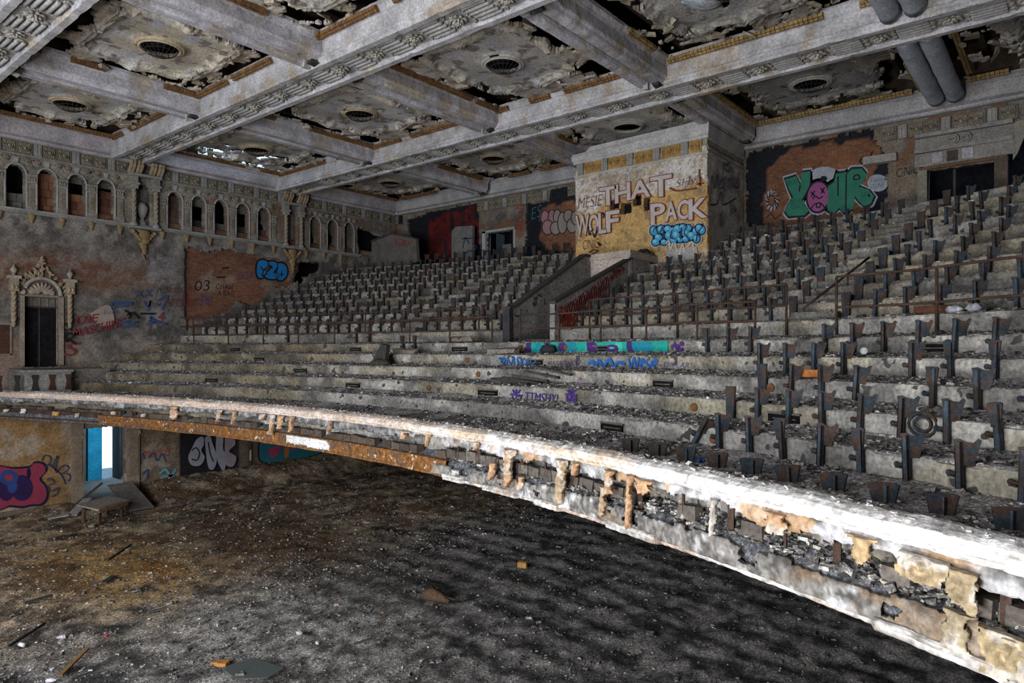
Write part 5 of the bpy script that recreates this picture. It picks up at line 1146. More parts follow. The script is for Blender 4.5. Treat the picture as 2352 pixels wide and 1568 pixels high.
shape('graffiti_patch', [(1530, 572), (1600, 566), (1606, 600), (1534, 604)], cBo, sBo, bo, paint((.30, .29, .28)), .001)
# booth side: navy tag and heart
strokes('graffiti_tag', [[(1668, 382), (1672, 374), (1676, 384), (1672, 396)], [(1668, 382), (1663, 374), (1661, 384), (1672, 396)], [(1632, 446), (1634, 404), (1640, 432), (1648, 400), (1650, 440)], [(1652, 426), (1658, 410), (1660, 428), (1654, 434)], [(1664, 440), (1664, 408), (1668, 412)], [(1672, 410), (1671, 436)], [(1676, 436), (1677, 408), (1684, 432), (1686, 406)], [(1692, 410), (1689, 430), (1696, 428), (1697, 408), (1696, 452)], [(1630, 470), (1646, 468), (1655, 440), (1660, 470), (1690, 455)], [(1654, 488), (1656, 520), (1660, 500)], [(1684, 478), (1690, 486), (1686, 470)]], .05, cBs, sBs, bo, NAVY)
# back wall right: green letters, pink face
GRN, PNK, HAL = paint((.028, .15, .10)), paint((.24, .07, .19)), paint((.27, .29, .34))
Yp = [(1803, 412), (1829, 404), (1838, 425), (1842, 396), (1861, 393), (1860, 425), (1850, 445), (1842, 458), (1850, 470), (1858, 485), (1848, 494), (1812, 497), (1803, 485), (1812, 465), (1822, 453), (1812, 435)]
Up = [(1902, 428), (1916, 418), (1920, 399), (1944, 395), (1942, 455), (1951, 470), (1946, 485), (1936, 489), (1928, 477), (1916, 490), (1902, 484), (1898, 460)]
Rp = [(1944, 400), (1957, 388), (1980, 387), (1990, 400), (1985, 418), (1972, 428), (1995, 436), (2008, 450), (2000, 468), (1985, 474), (1972, 462), (1964, 450), (1960, 480), (1948, 486), (1942, 470), (1944, 430)]
def grow(P, k): P = np.asarray(P, float); m = P.mean(0); d = P-m; return m+d*(1+k/np.linalg.norm(d, axis=1)[:, None])
face = ell(1879, 452, 24, 34, 22, .12)
for P in (Yp, Up, Rp, face, ell(1895, 407, 30, 16)): shape('graffiti_halo', grow(P, 9), cBc, sBc, wb, HAL, .002)
for k, P in enumerate((Yp, Up, Rp, face)): shape('graffiti_outline', grow(P, 4.5), cBc, sBc, wb, BLK, .006+.001*k)
for k, P in enumerate((Yp, Up, Rp)): shape('graffiti_letter', P, cBc, sBc, wb, GRN, .012+.001*k)
shape('graffiti_face', face, cBc, sBc, wb, PNK, .018); shape('graffiti_face', ell(1892, 410, 8, 6), cBc, sBc, wb, BLK, .007)
strokes('graffiti_tag', [[(1862, 440), (1872, 450)], [(1872, 438), (1863, 452)], [(1885, 432), (1894, 444)], [(1894, 430), (1886, 445)], [(1866, 457), (1874, 451), (1882, 456), (1890, 450)], [(1862, 482), (1870, 470), (1884, 466), (1896, 478)], [(1876, 468), (1876, 476), (1884, 475), (1884, 467)],
        [(1838, 425), (1836, 440)], [(1925, 405), (1925, 450)], [(1962, 404), (1972, 402), (1974, 410), (1962, 412), (1962, 404)], [(1944, 400), (1943, 480)]], .045, cBc, sBc, wb, BLK, .022)
for s, q in (('NEVER', ((1815, 458), (1846, 455), (1846, 466), (1815, 469))), ('TOUCH', ((1815, 470), (1848, 467), (1848, 478), (1815, 481))), ('PUNK', ((1976, 440), (2000, 437), (2000, 452), (1976, 455))), ('happy', ((2000, 410), (2030, 405), (2030, 418), (2000, 422))), ('STONE', ((1998, 424), (2032, 418), (2032, 430), (1998, 436))), ('WHAT', ((1806, 416), (1834, 410), (1834, 422), (1808, 428)))):
    letters('graffiti_tag', s, Q(cBc, *q), sBc, wb, ((-.03, BLK, .024),), .2)
shape('graffiti_halo', ell(2016, 420, 24, 20), cBc, sBc, wb, HAL, .0015)
strokes('graffiti_tag', [[(1772+9*math.cos(t), 460+13*math.sin(t)), (1772+15*math.cos(t+.2), 460+24*math.sin(t+.2))] for t in np.linspace(0, 6, 13)], .08, cBc, sBc, wb, HAL, .004, False)
strokes('graffiti_tag', [[(1772+7*math.cos(t), 460+10*math.sin(t)), (1774+17*math.cos(t+.6), 462+22*math.sin(t+.6))] for t in np.linspace(0.3, 6.2, 11)]+[[(1760, 500), (1770, 490), (1780, 502), (1795, 492)]], .04, cBc, sBc, wb, BLK, .008, False)
strokes('graffiti_tag', [[(1973, 374), (1982, 360), (1988, 366), (1978, 376), (1996, 362), (2004, 348)]], .05, cBc, sBc, wb, BLK)
letters('graffiti_tag', 'CiNiC+', Q(cB, (2057, 388), (2120, 372), (2122, 396), (2059, 408)), sB, wb, ((-.02, BLK, .0),), .2)
# back wall left: red vertical lettering, grey-pink bubbles
letters('graffiti_tag', 'ARCA ATB', Q(cB, (1185, 530), (1186, 468), (1203, 468), (1199, 530)), sB, wb, ((-.015, paint((.36, .035, .02)), .0),), .1)
GP, PK2 = paint((.22, .19, .18)), paint((.28, .15, .17))
for k, (x, y, rx, ry, mt) in enumerate(((1252, 500, 9, 16, PK2), (1268, 500, 8, 18, PK2), (1258, 522, 12, 16, PK2), (1280, 498, 8, 16, GP), (1276, 524, 11, 14, GP), (1292, 512, 10, 24, GP), (1306, 496, 10, 14, GP), (1314, 518, 11, 16, GP), (1322, 500, 9, 15, GP))):
    shape('graffiti_bubble', ell(x, y, rx+2, ry+2), cBc, sBc, wb, BLK, .003+.002*k); shape('graffiti_bubble', ell(x, y, rx, ry), cBc, sBc, wb, mt, .004+.002*k)
letters('graffiti_tag', 'ES', Q(cBc, (1219, 478), (1244, 468), (1246, 496), (1220, 506)), sBc, wb, ((-.02, paint((.03, .14, .2)), .004),), .2)
strokes('graffiti_tag', [[(1062, 570), (1068, 545), (1076, 560)], [(1060, 548), (1090, 546)], [(1064, 585), (1080, 575), (1092, 590)], [(1084, 560), (1094, 566), (1088, 576)]], .06, lambda x, y: onB(x, y, BW-.55), lambda a, z, d: np.stack([BW-.52-d+0*a, a, H0+z], -1), bpy.data.objects['wall_stub'], NAVY)
letters('graffiti_tag', 'VORX', [onB(x, y, 24.55) for x, y in ((903, 545), (945, 554), (943, 566), (906, 562))], lambda a, z, d: np.stack([24.585-d+0*a, a, H0+z], -1), par, ((.0, paint((.22, .03, .025)), .0),), .2)
# left wall
FLB = paint((.015, .16, .42))
FLO = ([(592, 600), (602, 596), (614, 600), (617, 610), (608, 617), (604, 620), (612, 622), (612, 630), (604, 632), (604, 638), (594, 638), (589, 628), (589, 612)], [(617, 600), (628, 600), (638, 606), (634, 618), (628, 626), (636, 626), (640, 632), (636, 640), (620, 641), (608, 636), (610, 628), (620, 618), (624, 610), (616, 610)], [(636, 604), (648, 604), (658, 612), (660, 626), (656, 637), (646, 644), (636, 641), (634, 626), (638, 616)])
for k, P in enumerate(FLO): shape('graffiti_outline', grow(P, 3), cLc, sLc, wl, BLK, .002+.002*k, True)
for k, P in enumerate(FLO): shape('graffiti_letter', P, cLc, sLc, wl, FLB, .010+.002*k, True)
for k, P in enumerate(FLO): strokes('graffiti_tag', [list(P)+[P[0]]], .035, cLc, sLc, wl, BLK, .018+.001*k)
strokes('graffiti_tag', [[(642, 630), (652, 630)], [(647, 622), (646, 636)], [(598, 612), (604, 622), (600, 634)], [(618, 612), (626, 616)]], .05, cLc, sLc, wl, BLK, .02)
for s, q, mt in (('03', ((447, 645), (482, 642), (482, 668), (447, 668)), BLK), ('CHASE', ((496, 652), (538, 652), (538, 664), (496, 664)), BLK), ('A BAG', ((499, 667), (538, 668), (538, 680), (499, 679)), BLK), ('PP', ((461, 680), (488, 680), (488, 700), (461, 702)), paint((.05, .06, .2))), ('SI24', ((545, 626), (582, 622), (582, 640), (545, 642)), PUR)):
    letters('graffiti_tag', s, Q(cLc, *q), sLc, wl, ((-.012, mt, .004),), .1)
strokes('graffiti_tag', [[(498, 637), (518, 636)], [(510, 616), (526, 614)]], .07, cLc, sLc, wl, BLK, .004, False)
DR, B2, LIL = paint((.19, .035, .04)), paint((.035, .075, .20)), paint((.11, .085, .19))
for s, q, mt, o in (('DIE', ((172, 727), (228, 720), (226, 738), (174, 746)), DR, .015), ('MASCHINE', ((166, 756), (284, 730), (284, 750), (168, 774)), DR, .02), ('S', ((148, 787), (184, 785), (178, 816), (146, 818)), DR, .0), ('Baby', ((238, 712), (276, 708), (276, 724), (238, 726)), LIL, -.02),
                ('Fuck', ((386, 653), (440, 650), (440, 672), (386, 674)), DR, -.02), ('Archie', ((372, 678), (446, 672), (446, 704), (372, 706)), DR, -.015), ('X X', ((310, 668), (350, 664), (350, 680), (310, 682)), B2, .01), ('4', ((364, 714), (378, 714), (376, 738), (362, 738)), DR, .0), ('OP', ((356, 662), (384, 656), (382, 700), (358, 706)), paint((.05, .07, .08)), -.02)):
    letters('graffiti_tag', s, Q(cL, *q), sL, wl, ((o, mt, .0),), .15)
strokes('graffiti_tag', [[(258, 694), (298, 694), (296, 700), (258, 704), (258, 694)], [(276, 742), (290, 738), (300, 742), (316, 738)], [(280, 752), (300, 748), (316, 750)], [(340, 736), (354, 742), (344, 728), (360, 738), (380, 744)], [(330, 690), (340, 705), (346, 690), (340, 716)], [(362, 690), (384, 680), (372, 712)]], .07, cL, sL, wl, B2)
strokes('graffiti_tag', [[(286, 712), (300, 722), (296, 732)], [(292, 724), (306, 718), (320, 732)], [(322, 720), (356, 720)], [(144, 745), (142, 756), (154, 758)], [(150, 742), (166, 760)], [(142, 772), (156, 785), (150, 765), (170, 770), (160, 780), (176, 790)]], .07, cL, sL, wl, BLK)
shape('graffiti_patch', [(206, 720), (250, 700), (262, 740), (230, 748)], cL, sL, wl, paint((.29, .235, .205)), -.01, True)
# under the balcony
sLo = lambda b, z, d: np.stack([b, AL-.045-d+0*b, H0+z], -1); cLo = lambda x, y: onL(x, y, AL-.05)
LG, VIO, PKR, DKN = paint((.26, .27, .32)), paint((.032, .016, .075)), paint((.27, .04, .075)), paint((.012, .014, .04))
gP = [[(440, 1030), (452, 1008), (466, 1003), (468, 1020), (462, 1034), (470, 1050), (460, 1068), (440, 1068), (432, 1050)], [(470, 1005), (482, 1000), (488, 1018), (498, 1050), (492, 1075), (480, 1076), (474, 1050)], [(496, 1000), (512, 1003), (512, 1030), (520, 1050), (514, 1082), (502, 1065), (496, 1040)], [(516, 1006), (536, 1004), (540, 1020), (526, 1036), (542, 1048), (536, 1070), (520, 1068), (516, 1045)]]
for k, P in enumerate(gP): shape('graffiti_outline', grow(P, 3.5), cLo, sLo, wl, BLK, .002+.002*k, True); shape('graffiti_letter', P, cLo, sLo, wl, LG if k < 3 else paint((.27, .22, .26)), .011+.002*k, True)
strokes('graffiti_tag', [[(440, 1034), (450, 1028), (458, 1040), (452, 1056), (440, 1054)], [(478, 1015), (482, 1040), (490, 1060)]], .05, cLo, sLo, wl, BLK, .024)
letters('graffiti_tag', 'meeker', Q(cLo, (324, 1028), (398, 1018), (396, 1046), (326, 1052)), sLo, wl, ((-.015, paint((.42, .06, .02)), .0),), .35)
strokes('graffiti_tag', [[(326, 1040), (332, 1054)], [(340, 1052), (352, 1040), (360, 1058), (372, 1042), (380, 1060)], [(326, 1090), (340, 1078), (336, 1100)]], .06, cLo, sLo, wl, B2)
strokes('graffiti_tag', [[(366, 1088), (380, 1078), (392, 1092), (404, 1076)], [(368, 1106), (388, 1098), (402, 1106)], [(372, 1094), (400, 1092)]], .12, cLo, sLo, wl, paint((.12, .30, .36)))
Pk = [(-12, 1085), (-6, 1070), (30, 1076), (66, 1074), (78, 1064), (98, 1066), (104, 1082), (90, 1100), (104, 1118), (106, 1140), (94, 1156), (70, 1158), (50, 1162), (24, 1160), (-12, 1166)]
shape('graffiti_outline', grow(Pk, 5), cLo, sLo, wl, DKN, .002, True); shape('graffiti_letter', Pk, cLo, sLo, wl, PKR, .008, True)
for e, mt, ep in ((ell(50, 1120, 26, 30), VIO, .012), (ell(14, 1124, 20, 26), VIO, .013), (ell(20, 1096, 22, 18), paint((.03, .06, .22)), .014), (ell(28, 1116, 12, 16), paint((.03, .06, .22)), .016), (ell(20, 1096, 10, 8), PKR, .018), (ell(66, 1086, 5, 12), DKN, .012)): shape('graffiti_letter', e, cLo, sLo, wl, mt, ep)
strokes('graffiti_tag', [[(96, 1058), (102, 1046), (114, 1048), (116, 1060), (104, 1072)], [(120, 1072), (132, 1046), (126, 1082)], [(112, 1066), (140, 1090), (150, 1112)], [(128, 1086), (140, 1072), (150, 1068), (158, 1076), (142, 1088)], [(108, 1102), (116, 1098), (124, 1108), (112, 1114)], [(120, 1128), (134, 1120), (130, 1134), (118, 1140)], [(152, 1086), (162, 1094), (156, 1106)], [(112, 1130), (110, 1116)]], .045, cLo, sLo, wl, paint((.03, .05, .11)))
Tl = [(596, 1022), (610, 1016), (700, 1030), (730, 1030), (736, 1040), (690, 1052), (640, 1060), (600, 1058)]
TLP = paint((.02, .12, .16)); shape('graffiti_outline', grow(Tl, 4), cLo, sLo, wl, BLK, .002, True); shape('graffiti_letter', Tl, cLo, sLo, wl, TLP, .008, True)
for P, mt in (([(616, 1030), (645, 1024), (636, 1044), (622, 1050)], paint((.34, .04, .10))), ([(652, 1030), (664, 1020), (662, 1046), (654, 1050)], paint((.36, .12, .03))), ([(668, 1022), (682, 1022), (674, 1036)], paint((.30, .04, .12)))): shape('graffiti_letter', P, cLo, sLo, wl, mt, .014, True)
# on the risers
def tierconv(i):
    q = OFF[i]-.02
    def conv(x, y): a = a_at(x, q); b = float(brail(a))+q; return a, (HOR-y)/FPX*(CS*a+SN*b)
    return conv
def tsurf(i): return lambda a, z, d: np.stack([brail(a)+OFF[i]-.022-d, a, H0+z], -1)
c5, s5 = tierconv(5), tsurf(5); T5 = TIER[5]
aL_, aR_ = a_at(1221, OFF[5]), a_at(1535, OFF[5]); z0, z1 = -.09, .225
n = 40; A = np.linspace(aL_, aR_, n); Vt = np.concatenate([np.stack([A, np.full(n, z0)], -1), np.stack([A, np.full(n, z1)], -1)])
TEAL = paint((.015, .30, .25)); TE2 = paint((.012, .20, .27)); TE3 = paint((.05, .40, .30)); PU2 = paint((.06, .025, .13))
skin('graffiti_mural', Vt, [(k, k+1, n+k+1, n+k) for k in range(n-1)], s5, .002, TEAL, T5)
def uv5(u, v): return aL_+(aR_-aL_)*u, z0+(z1-z0)*v
for u0, u1, mt in ((.02, .09, TE2), (.24, .36, TE2), (.74, .9, TE2), (.12, .2, TE3), (.42, .5, TE3), (.62, .7, TE3)):
    shape('graffiti_mural', [(u0, .1), (u1-.02, .0), (u1, .5), (u1-.01, .95), (u0+.03, .9), (u0+.01, .5)], uv5, s5, T5, mt, .005, True)
strokes('graffiti_tag', [[(u+.03*k, .95), (u+.05+.02*k, .5), (u+.01+.02*k, .1)] for u in (.03, .22, .30, .75, .84) for k in (0, 1)], .035, uv5, s5, T5, TE2, .008)
for P in ([(.23, .95), (.27, .98), (.29, .55), (.26, .1), (.245, .15), (.22, .5)], [(.44, .98), (.50, .98), (.53, .35), (.50, .1), (.45, .2)], [(.10, 1.), (.16, 1.), (.13, .8)], [(.58, .3), (.61, .75), (.66, .7), (.67, .3), (.62, .1)], [(.73, 1.), (.76, 1.), (.77, .4), (.80, .05), (.75, .1), (.73, .5)]): shape('graffiti_mural', P, uv5, s5, T5, PU2, .011, True)
shape('graffiti_mural', ell(.625, .5, .02, .08), uv5, s5, T5, TE3, .013)
for (x, y, rx, ry) in ((1214, 792, 6, 6), (1209, 801, 5, 5), (1216, 803, 5, 6), (1556, 797, 6, 7), (1566, 789, 5, 6), (1556, 809, 5, 6), (1549, 793, 4, 5), (1566, 805, 4, 7)): shape('graffiti_mural', ell(x, y, rx, ry), c5, s5, T5, PU2, .003)
c4, s4, T4 = tierconv(4), tsurf(4), TIER[4]; BL4 = paint((.02, .10, .33))
strokes('graffiti_tag', [[(1145, 824), (1150, 822), (1152, 832), (1156, 821), (1160, 828), (1152, 840)], [(1165, 840), (1166, 822), (1174, 836), (1180, 820), (1182, 842)], [(1192, 836), (1188, 824), (1196, 822), (1196, 840), (1186, 842)], [(1204, 822), (1198, 834), (1206, 842), (1212, 824)], [(1214, 822), (1213, 840)], [(1220, 824), (1218, 838), (1226, 834), (1232, 826)]], .045, c4, s4, T4, BL4)
strokes('graffiti_tag', [[(1351, 834), (1362, 830), (1368, 840), (1376, 828), (1386, 842), (1394, 830), (1402, 826), (1410, 842), (1420, 832), (1436, 836)]], .075, c4, s4, T4, BL4)
strokes('graffiti_tag', [[(1443, 822), (1450, 844), (1456, 822), (1462, 844), (1468, 820)], [(1472, 836), (1480, 830), (1474, 824), (1472, 842), (1482, 844)], [(1492, 822), (1484, 832), (1492, 842), (1486, 850)], [(1498, 828), (1496, 848)], [(1504, 826), (1500, 848)], [(1502, 824), (1510, 830), (1502, 838)]], .05, c4, s4, T4, BL4)
for s, q in (('*WHOME?*', ((1258, 827), (1332, 827), (1332, 847), (1258, 845))), ('TMPLAR', ((1521, 830), (1584, 832), (1582, 846), (1521, 843)))): letters('graffiti_tag', s, Q(c4, *q), s4, T4, ((-.02, PUR, .0),), .1)
c2, s2, T2 = tierconv(2), tsurf(2), TIER[2]; PP = paint((.055, .025, .17))
for s, q in (('TTMSHY!', ((1206, 900), (1282, 905), (1280, 927), (1206, 921))),): letters('graffiti_tag', s, Q(c2, *q), s2, T2, ((.0, PP, .0),), .1)
for x in (1186, 1312):
    strokes('graffiti_tag', [[(x-13, 905), (x+14, 908)], [(x-11, 915), (x+13, 918)], [(x-8, 894), (x-4, 902), (x+2, 895)], [(x+9, 894), (x+4, 903)], [(x, 893), (x, 921)], [(x-9, 908), (x-9, 920), (x-3, 919)], [(x+4, 910), (x+10, 910), (x+10, 921), (x+4, 920)]], .04, c2, s2, T2, PP)
# red scrawl on the right stair parapet and light marks on the left one
def cPR(x, y): da, db, dz = ray(x, y); t = (VA0-.1)/da; return db*t, dz*t
sPR = lambda b, z, d: np.stack([b, VA0-.1-d+0*b, H0+z], -1)
RD2 = paint((.20, .03, .028)); L = []
for k in range(27):
    x = 1284+k*5.6; yt = 700-(x-1284)*.70; h = 66 if x < 1330 else (58 if x < 1400 else 30); L.append([(x-2, yt+12), (x+2, yt+h*.45+8*math.sin(k*2.2)), (x-1+4*math.sin(k), yt+h)])
    L.append([(x-2, yt+h*.7), (x+4, yt+14+6*math.sin(k*1.3))])
strokes('graffiti_tag', L, .045, cPR, sPR, PR, RD2, .006)
strokes('graffiti_tag', [[(1284, 706), (1300, 712), (1292, 730), (1310, 716), (1302, 745), (1322, 722)], [(1290, 745), (1310, 750), (1326, 730)]], .09, cPR, sPR, PR, paint((.24, .04, .02)), .01)

# ------------------------------------------------------------------ loose things
def at_floor(px, py, dz=0.):
    a, b = onZ(px, py, -6.2); return np.array([b, a, float(floor_h(np.array(a), np.array(b)))+dz])
def plank(name, p0, p1, w, t, c, label, cat='plank', mat=None):
    p0, p1 = np.array(p0, float), np.array(p1, float); d = p1-p0; L = np.linalg.norm(d); d /= L; s = np.cross([0, 0, 1.], d); s /= np.linalg.norm(s); u = np.cross(d, s)
    m = MB(); V = [p0+s*w*i/2+u*t*k for k in (0, 1) for i in (-1, 1)]+[p1+s*w*i/2*rng.uniform(.8, 1)+u*t*k for k in (0, 1) for i in (-1, 1)]
    m.add(V, [(0, 1, 3, 2), (4, 6, 7, 5), (0, 4, 5, 1), (2, 3, 7, 6), (0, 2, 6, 4), (1, 5, 7, 3)], c); return tag(m.build(name, mat or M_PL), label, cat)
# overturned timber stand with boards in front of the lobby opening
P = at_floor(238, 1192); o = empty('broken_table', tuple(P), .5)
tag(o, 'low broken wooden table standing before the lobby opening', 'table')
def local(name, m, mt, par): return obj(name, m.mesh(name, mt), par)
m = MB(); m.box((-.75, -.48, .55), (.75, .48, .62), (.30, .26, .22), jit=.03, R=np.array(Matrix.Rotation(.16, 3, 'X'))); local('table_top', m, M_PL, o)
m = MB(); m.box((-.7, -.45, .40), (.7, -.40, .56), (.24, .15, .08), jit=.02); local('apron', m, M_PL, o)
for x, y in ((-.6, -.35), (.45, -.38), (-.55, .35), (.5, .3)): m = MB(); m.box((x-.05, y-.05, -.05), (x+.05, y+.05, .5), (.09, .06, .04), jit=.02); local('leg', m, M_PL, o)
plank('fallen_panel', at_floor(322, 1172, .05), W(30.05, *onL(276, 1112, 30.05)), 1.0, .06, (.17, .155, .145), 'wide grey board leaning behind the broken table', 'board')
plank('plank', at_floor(165, 1190, .06), W(29.5, *onL(202, 1146, 29.5)), .35, .05, (.25, .24, .24), 'pale grey plank propped left of the broken table')
plank('plank', at_floor(178, 1170, .06), W(30.1, *onL(236, 1110, 30.1)), .10, .06, (.06, .055, .05), 'long dark plank slanting up over the broken table')
plank('plank', at_floor(110, 1198, .05), at_floor(158, 1192, .12), .30, .05, (.30, .29, .285), 'pale plank lying flat at foot of the lobby pilaster')
for (x0, y0, x1, y1, w, c, lab) in ((250, 1292, 302, 1255, .05, (.02, .02, .02), 'black thin bar on ochre debris, the upper of three'), (20, 1492, 104, 1438, .05, (.02, .02, .02), 'long black bar at far left beside the white can'), (138, 1553, 200, 1500, .09, (.20, .12, .05), 'brown timber strip lying near bottom left of floor'),
                                    (590, 1318, 630, 1303, .05, (.10, .075, .05), 'short brown stick on grey gravel at mid floor'), (340, 1412, 382, 1402, .09, (.10, .095, .09), 'grey splinter on dark floor above the red scrap'), (812, 1484, 855, 1470, .05, (.09, .09, .09), 'thin grey rod in the pale gravel at bottom centre'), (55, 1390, 120, 1372, .12, (.05, .05, .055), 'dark flat strip on the floor at left edge'), (240, 1340, 262, 1330, .16, (.03, .03, .03), 'small black slat in the middle of ochre debris')):
    plank('stick', at_floor(x0, y0, .05), at_floor(x1, y1, .07), w, .04, c, lab, 'stick')
def lump(name, px, py, s, c, label, cat, mat=None, n=3, base=None):
    p = at_floor(px, py) if base is None else np.array(base); m = MB()
    for k in range(n): m.blob(p+np.array([rng.normal(0, .3)*s, rng.normal(0, .3)*s, s*.35]), s*rng.uniform(.5, .9), s*rng.uniform(.4, .8), s*.45, np.array(c)*rng.uniform(.8, 1.2), jit=.25)
    return tag(m.build(name, mat or M_CR), label, cat)
lump('crumpled_wrapper', 243, 1463, .06, (.55, .05, .06), 'small crumpled red wrapper on dark floor', 'litter')
p = at_floor(45, 1484, .05); m = MB(); m.tube([p, p+np.array([.05, -.14, .0])], .042, 10, (.6, .6, .66)); can = tag(m.build('drink_can', M_CR), 'white drink can lying on the floor at left', 'can'); 
m = MB(); m.tube([p+np.array([.048, -.135, 0]), p+np.array([.05, -.148, 0])], .036, 10, (.3, .3, .32)); m.build('lid', M_CR, can)
p = at_floor(108, 1562, .04); m = MB(); m.tube([p, p+np.array([.06, -.1, .02]), p+np.array([.09, -.16, .03])], [.04, .04, .015], 9, (.58, .56, .62)); b_ = tag(m.build('plastic_bottle', M_CR), 'small pale plastic bottle at the bottom left edge', 'bottle')
m = MB(); m.tube([p+np.array([.09, -.16, .03]), p+np.array([.1, -.18, .033])], .018, 8, (.4, .4, .5)); m.build('cap', M_CR, b_)
p = at_floor(506, 1530); m = MB(); m.box(p+np.array([-.08, -.16, 0]), p+np.array([.08, .16, .07]), (.34, .16, .05), rz=.5, jit=.008); tag(m.build('wood_block', M_CR), 'orange wooden offcut beside the glass sheet', 'wood block')
p = at_floor(575, 1540, .02); m = MB(); m.prism([p+np.array(q) for q in ((-.35, .45, 0), (.3, .35, .0), (.42, -.5, 0.), (.0, -.62, 0.), (-.4, -.2, 0.))], (0, 0, .012), (.10, .15, .15), ); gl = bpy.data.materials.new('dusty_glass'); gl.use_nodes = True; g_ = gl.node_tree.nodes['Principled BSDF']; g_.inputs['Base Color'].default_value = (.10, .115, .115, 1); g_.inputs['Roughness'].default_value = .22; tag(m.build('glass_sheet', gl), 'broken sheet of dusty greenish glass on the floor', 'glass')
p = at_floor(1200, 1305); m = MB(); m.box(p+np.array([-.07, -.13, 0]), p+np.array([.07, .13, .16]), (.36, .20, .07), rz=.3, jit=.01); tag(m.build('wood_block', M_CR), 'small upright tan wooden block on the dark floor', 'wood block')
lump('scrap_or_glow_spot', 1190, 1333, .035, (.45, .42, .02), 'tiny yellow plastic scrap near the tan block', 'litter', n=2)
p = at_floor(1000, 1382, .12); o = MB(); o.tube([p+np.array([-.05, .32, -.02]), p+np.array([0, .1, .03]), p+np.array([0, -.15, .02]), p+np.array([.06, -.42, -.05])], [.13, .17, .13, .05], 9, (.085, .055, .035)); lg = tag(o.build('rotten_log', M_CR), 'brown rotten chunk of wood lying mid floor', 'wood')
o = MB(); o.tube([p+np.array([.0, -.15, .05]), p+np.array([.2, -.55, -.02])], [.05, .02], 6, (.06, .045, .035)); o.build('splinter', M_CR, lg)
lump('wood_chip', 880, 1408, .05, (.36, .16, .05), 'orange wood chip left of the rotten chunk', 'wood chip', n=2)
lump('bottle_shard', 380, 1198, .07, (.04, .24, .20), 'teal green bottle fragment near the broken table', 'glass', n=2)
lump('plaster_lump', 210, 1210, .16, (.34, .31, .27), 'pale plaster lump below the broken table', 'plaster'); lump('plaster_lump', 690, 1460, .10, (.45, .43, .40), 'whitish plaster stick among gravel, bottom centre left', 'plaster')
lump('plaster_lump', 730, 1475, .07, (.5, .48, .45), 'small white plaster bit right of the whitish stick', 'plaster'); lump('plaster_lump', 775, 1390, .08, (.36, .25, .2), 'brick coloured lump by the brown floor patch', 'plaster')
# on the balcony
def on_tier(px, i, t=.45): a = a_at(px, OFF[i]+.95*t); return np.array([float(brail(a))+OFF[i]+.95*t, a, H0+ZT[i]+.03])
p = on_tier(868, 3, .4); m = MB(); m.prism([p+np.array(q) for q in ((0, .32, 0), (0, -.3, 0), (.05, -.38, .62), (.02, -.12, .66), (0, .18, .30))], (.14, 0, .02), (.045, .042, .040)); m.blob(p+np.array([0, -.1, .05]), .3, .4, .14, (.05, .048, .045), jit=.2); tag(m.build('broken_slab', M_PL), 'dark jagged slab standing on the steps left of centre', 'slab')
p = on_tier(1215, 2, .55); m = MB()
for k in range(6): q = p+np.array([rng.normal(0, .08), .7-.28*k, .05+.012*k*k]); m.box(q-np.array([.05, .5, .02]), q+np.array([.05, .5, .03]), (.05, .045, .042), R=np.array(Matrix.Rotation(rng.normal(.12, .06), 3, 'X') @ Matrix.Rotation(rng.normal(0, .12), 3, 'Z')), jit=.02)
tag(m.build('splintered_timber', M_PL), 'heap of charred splintered timber above the purple tag', 'timber')
p = on_tier(1255, 5, .3)*1.; p = on_tier(1258, 4, .75); m = MB(); m.blob(p+np.array([0, 0, .1]), .1, .26, .19, (.03, .03, .033), n=10, jit=.06); tag(m.build('rubber_mound', M_CR), 'black rounded bundle below the teal mural', 'bundle')
for px, i, lab in ((1225, 4, 'broken concrete lip fragment left of the blue tag'), (1000, 4, 'flat broken concrete piece on upper bare steps'), (1130, 5, 'long concrete fragment below the left railing end')):
    p = on_tier(px-70, i, .3); m = MB(); m.box(p+np.array([-.12, -.5, 0]), p+np.array([.12, .5, .15]), (.19, .165, .14), jit=.05); tag(m.build('concrete_fragment', M_CO), lab, 'concrete')
lump('white_bag', 2195, 690, .17, (.55, .54, .60), 'crumpled white bag on the row beyond the right railing', 'bag', base=on_tier(2190, 6, .4), n=4)
lump('cloth_bundle', 2255, 672, .2, (.36, .36, .40), 'blue grey cloth bundle right of the white bag', 'cloth', base=on_tier(2236, 6, .45), n=4)
p = on_tier(2142, 6, .45); m = MB(); m.box(p+np.array([-.03, -.3, 0]), p+np.array([.03, .3, .16]), (.11, .05, .03), jit=.01); tag(m.build('wood_block', M_CR), 'dark red wooden board left of the white bag', 'wood block')
p = on_tier(1858, 3, .2); m = MB(); m.box(p+np.array([-.05, -.16, .02]), p+np.array([.05, .16, .14]), (.34, .12, .03), jit=.01); tag(m.build('brick', M_CR), 'single orange brick on a right hand step', 'brick')
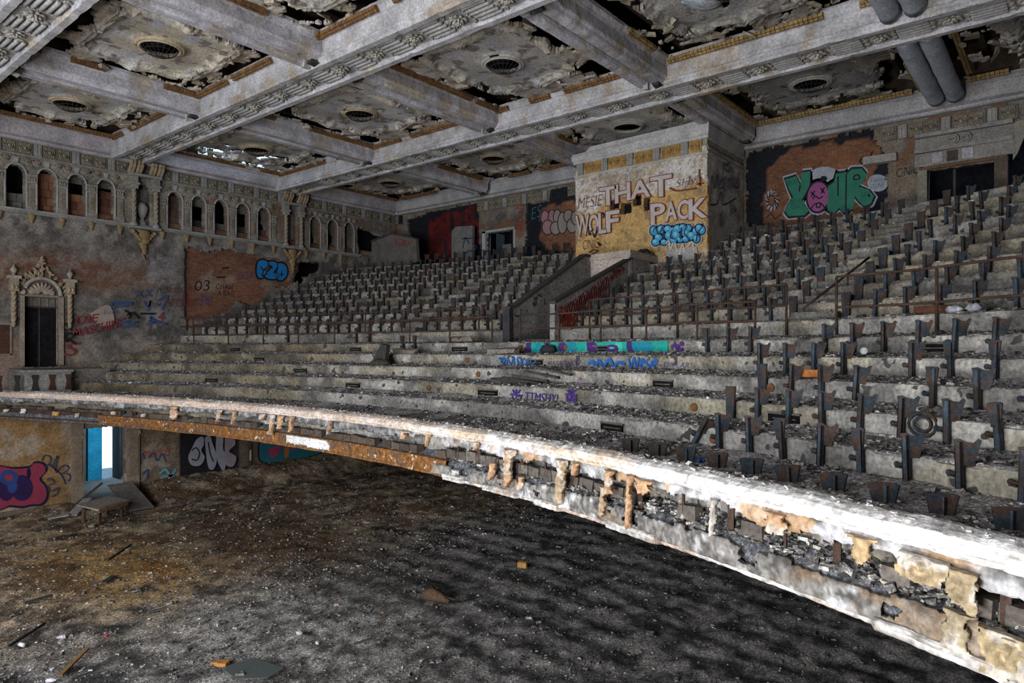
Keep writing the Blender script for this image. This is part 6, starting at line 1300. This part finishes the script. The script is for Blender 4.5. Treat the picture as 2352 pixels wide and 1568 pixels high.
p = on_tier(1984, 4, .35); m = MB(); m.lathe(p+np.array([0, 0, .09]), [(.02, 0), (.06, 0), (.062, .015), (.02, .02)], 14, (.5, .58, .6), axis=0); tag(m.build('shiny_disc', M_CR), 'small shiny pale disc standing on a right hand step', 'disc')
p = on_tier(2124, 2, .1); m = MB(); t = np.linspace(0, 2*math.pi, 18, endpoint=False)
for r in (.15, .09): m.tube(np.stack([p[0]-.16+0*t, p[1]+r*np.cos(t), p[2]-.10+r*np.sin(t)], -1), .02, 6, (.10, .09, .085), closed=True)
tag(m.build('wire_coil', M_ST), 'grey coil of wire against a riser at right', 'coil')
lump('scrap_or_glow_spot', 1610, 1024, .06, (.02, .08, .35), 'small blue plastic scrap behind the balcony rail', 'litter', base=on_tier(1610, 0, .9), n=2)
lump('scrap_or_glow_spot', 1327, 873, .05, (.55, .35, .7), 'lilac light spot made as tiny lump on the steps above purple tag', 'litter', base=on_tier(1327, 2, .9)+np.array([0, 0, .15]), n=2)  # lilac lump stands in for a purple glow of light on the steps
# carved parapet box at the far left of the balcony front and the landing before door_1
b0, z0, b1, z1 = D1; m = MB(); m.box((b0-.55, 28.7, H0-2.3), (b1+1.2, AL-.02, H0+z0-.02), (.15, .135, .12)); m.build('door_landing', M_CO, ba)
m = MB(); m.box((b0-.6, 28.3, H0-1.9), (b1-.25, 28.5, H0+z0-.12), (.2, .19, .18)); m.box((b0-.65, 28.24, H0+z0-.12), (b1-.2, 28.56, H0+z0-.03), (.22, .21, .2)); lp = m.build('landing_parapet', M_PL, ba)
for k in range(5):
    b = b1-.45-k*.52; m = MB(); m.prism([(b, 28.25, H0+z0-.75), (b+.2, 28.25, H0+z0-.75), (b+.16, 28.25, H0+z0-.45), (b+.2, 28.25, H0+z0-.2), (b, 28.25, H0+z0-.2), (b+.05, 28.25, H0+z0-.45)], (0, .05, 0), (.06, .03, .02) if k < 2 else (.03, .03, .032)); m.build('balustrade_slot', M_CR, lp)
for o in bpy.data.objects:
    if '_abs' in o.keys(): del o['_abs']
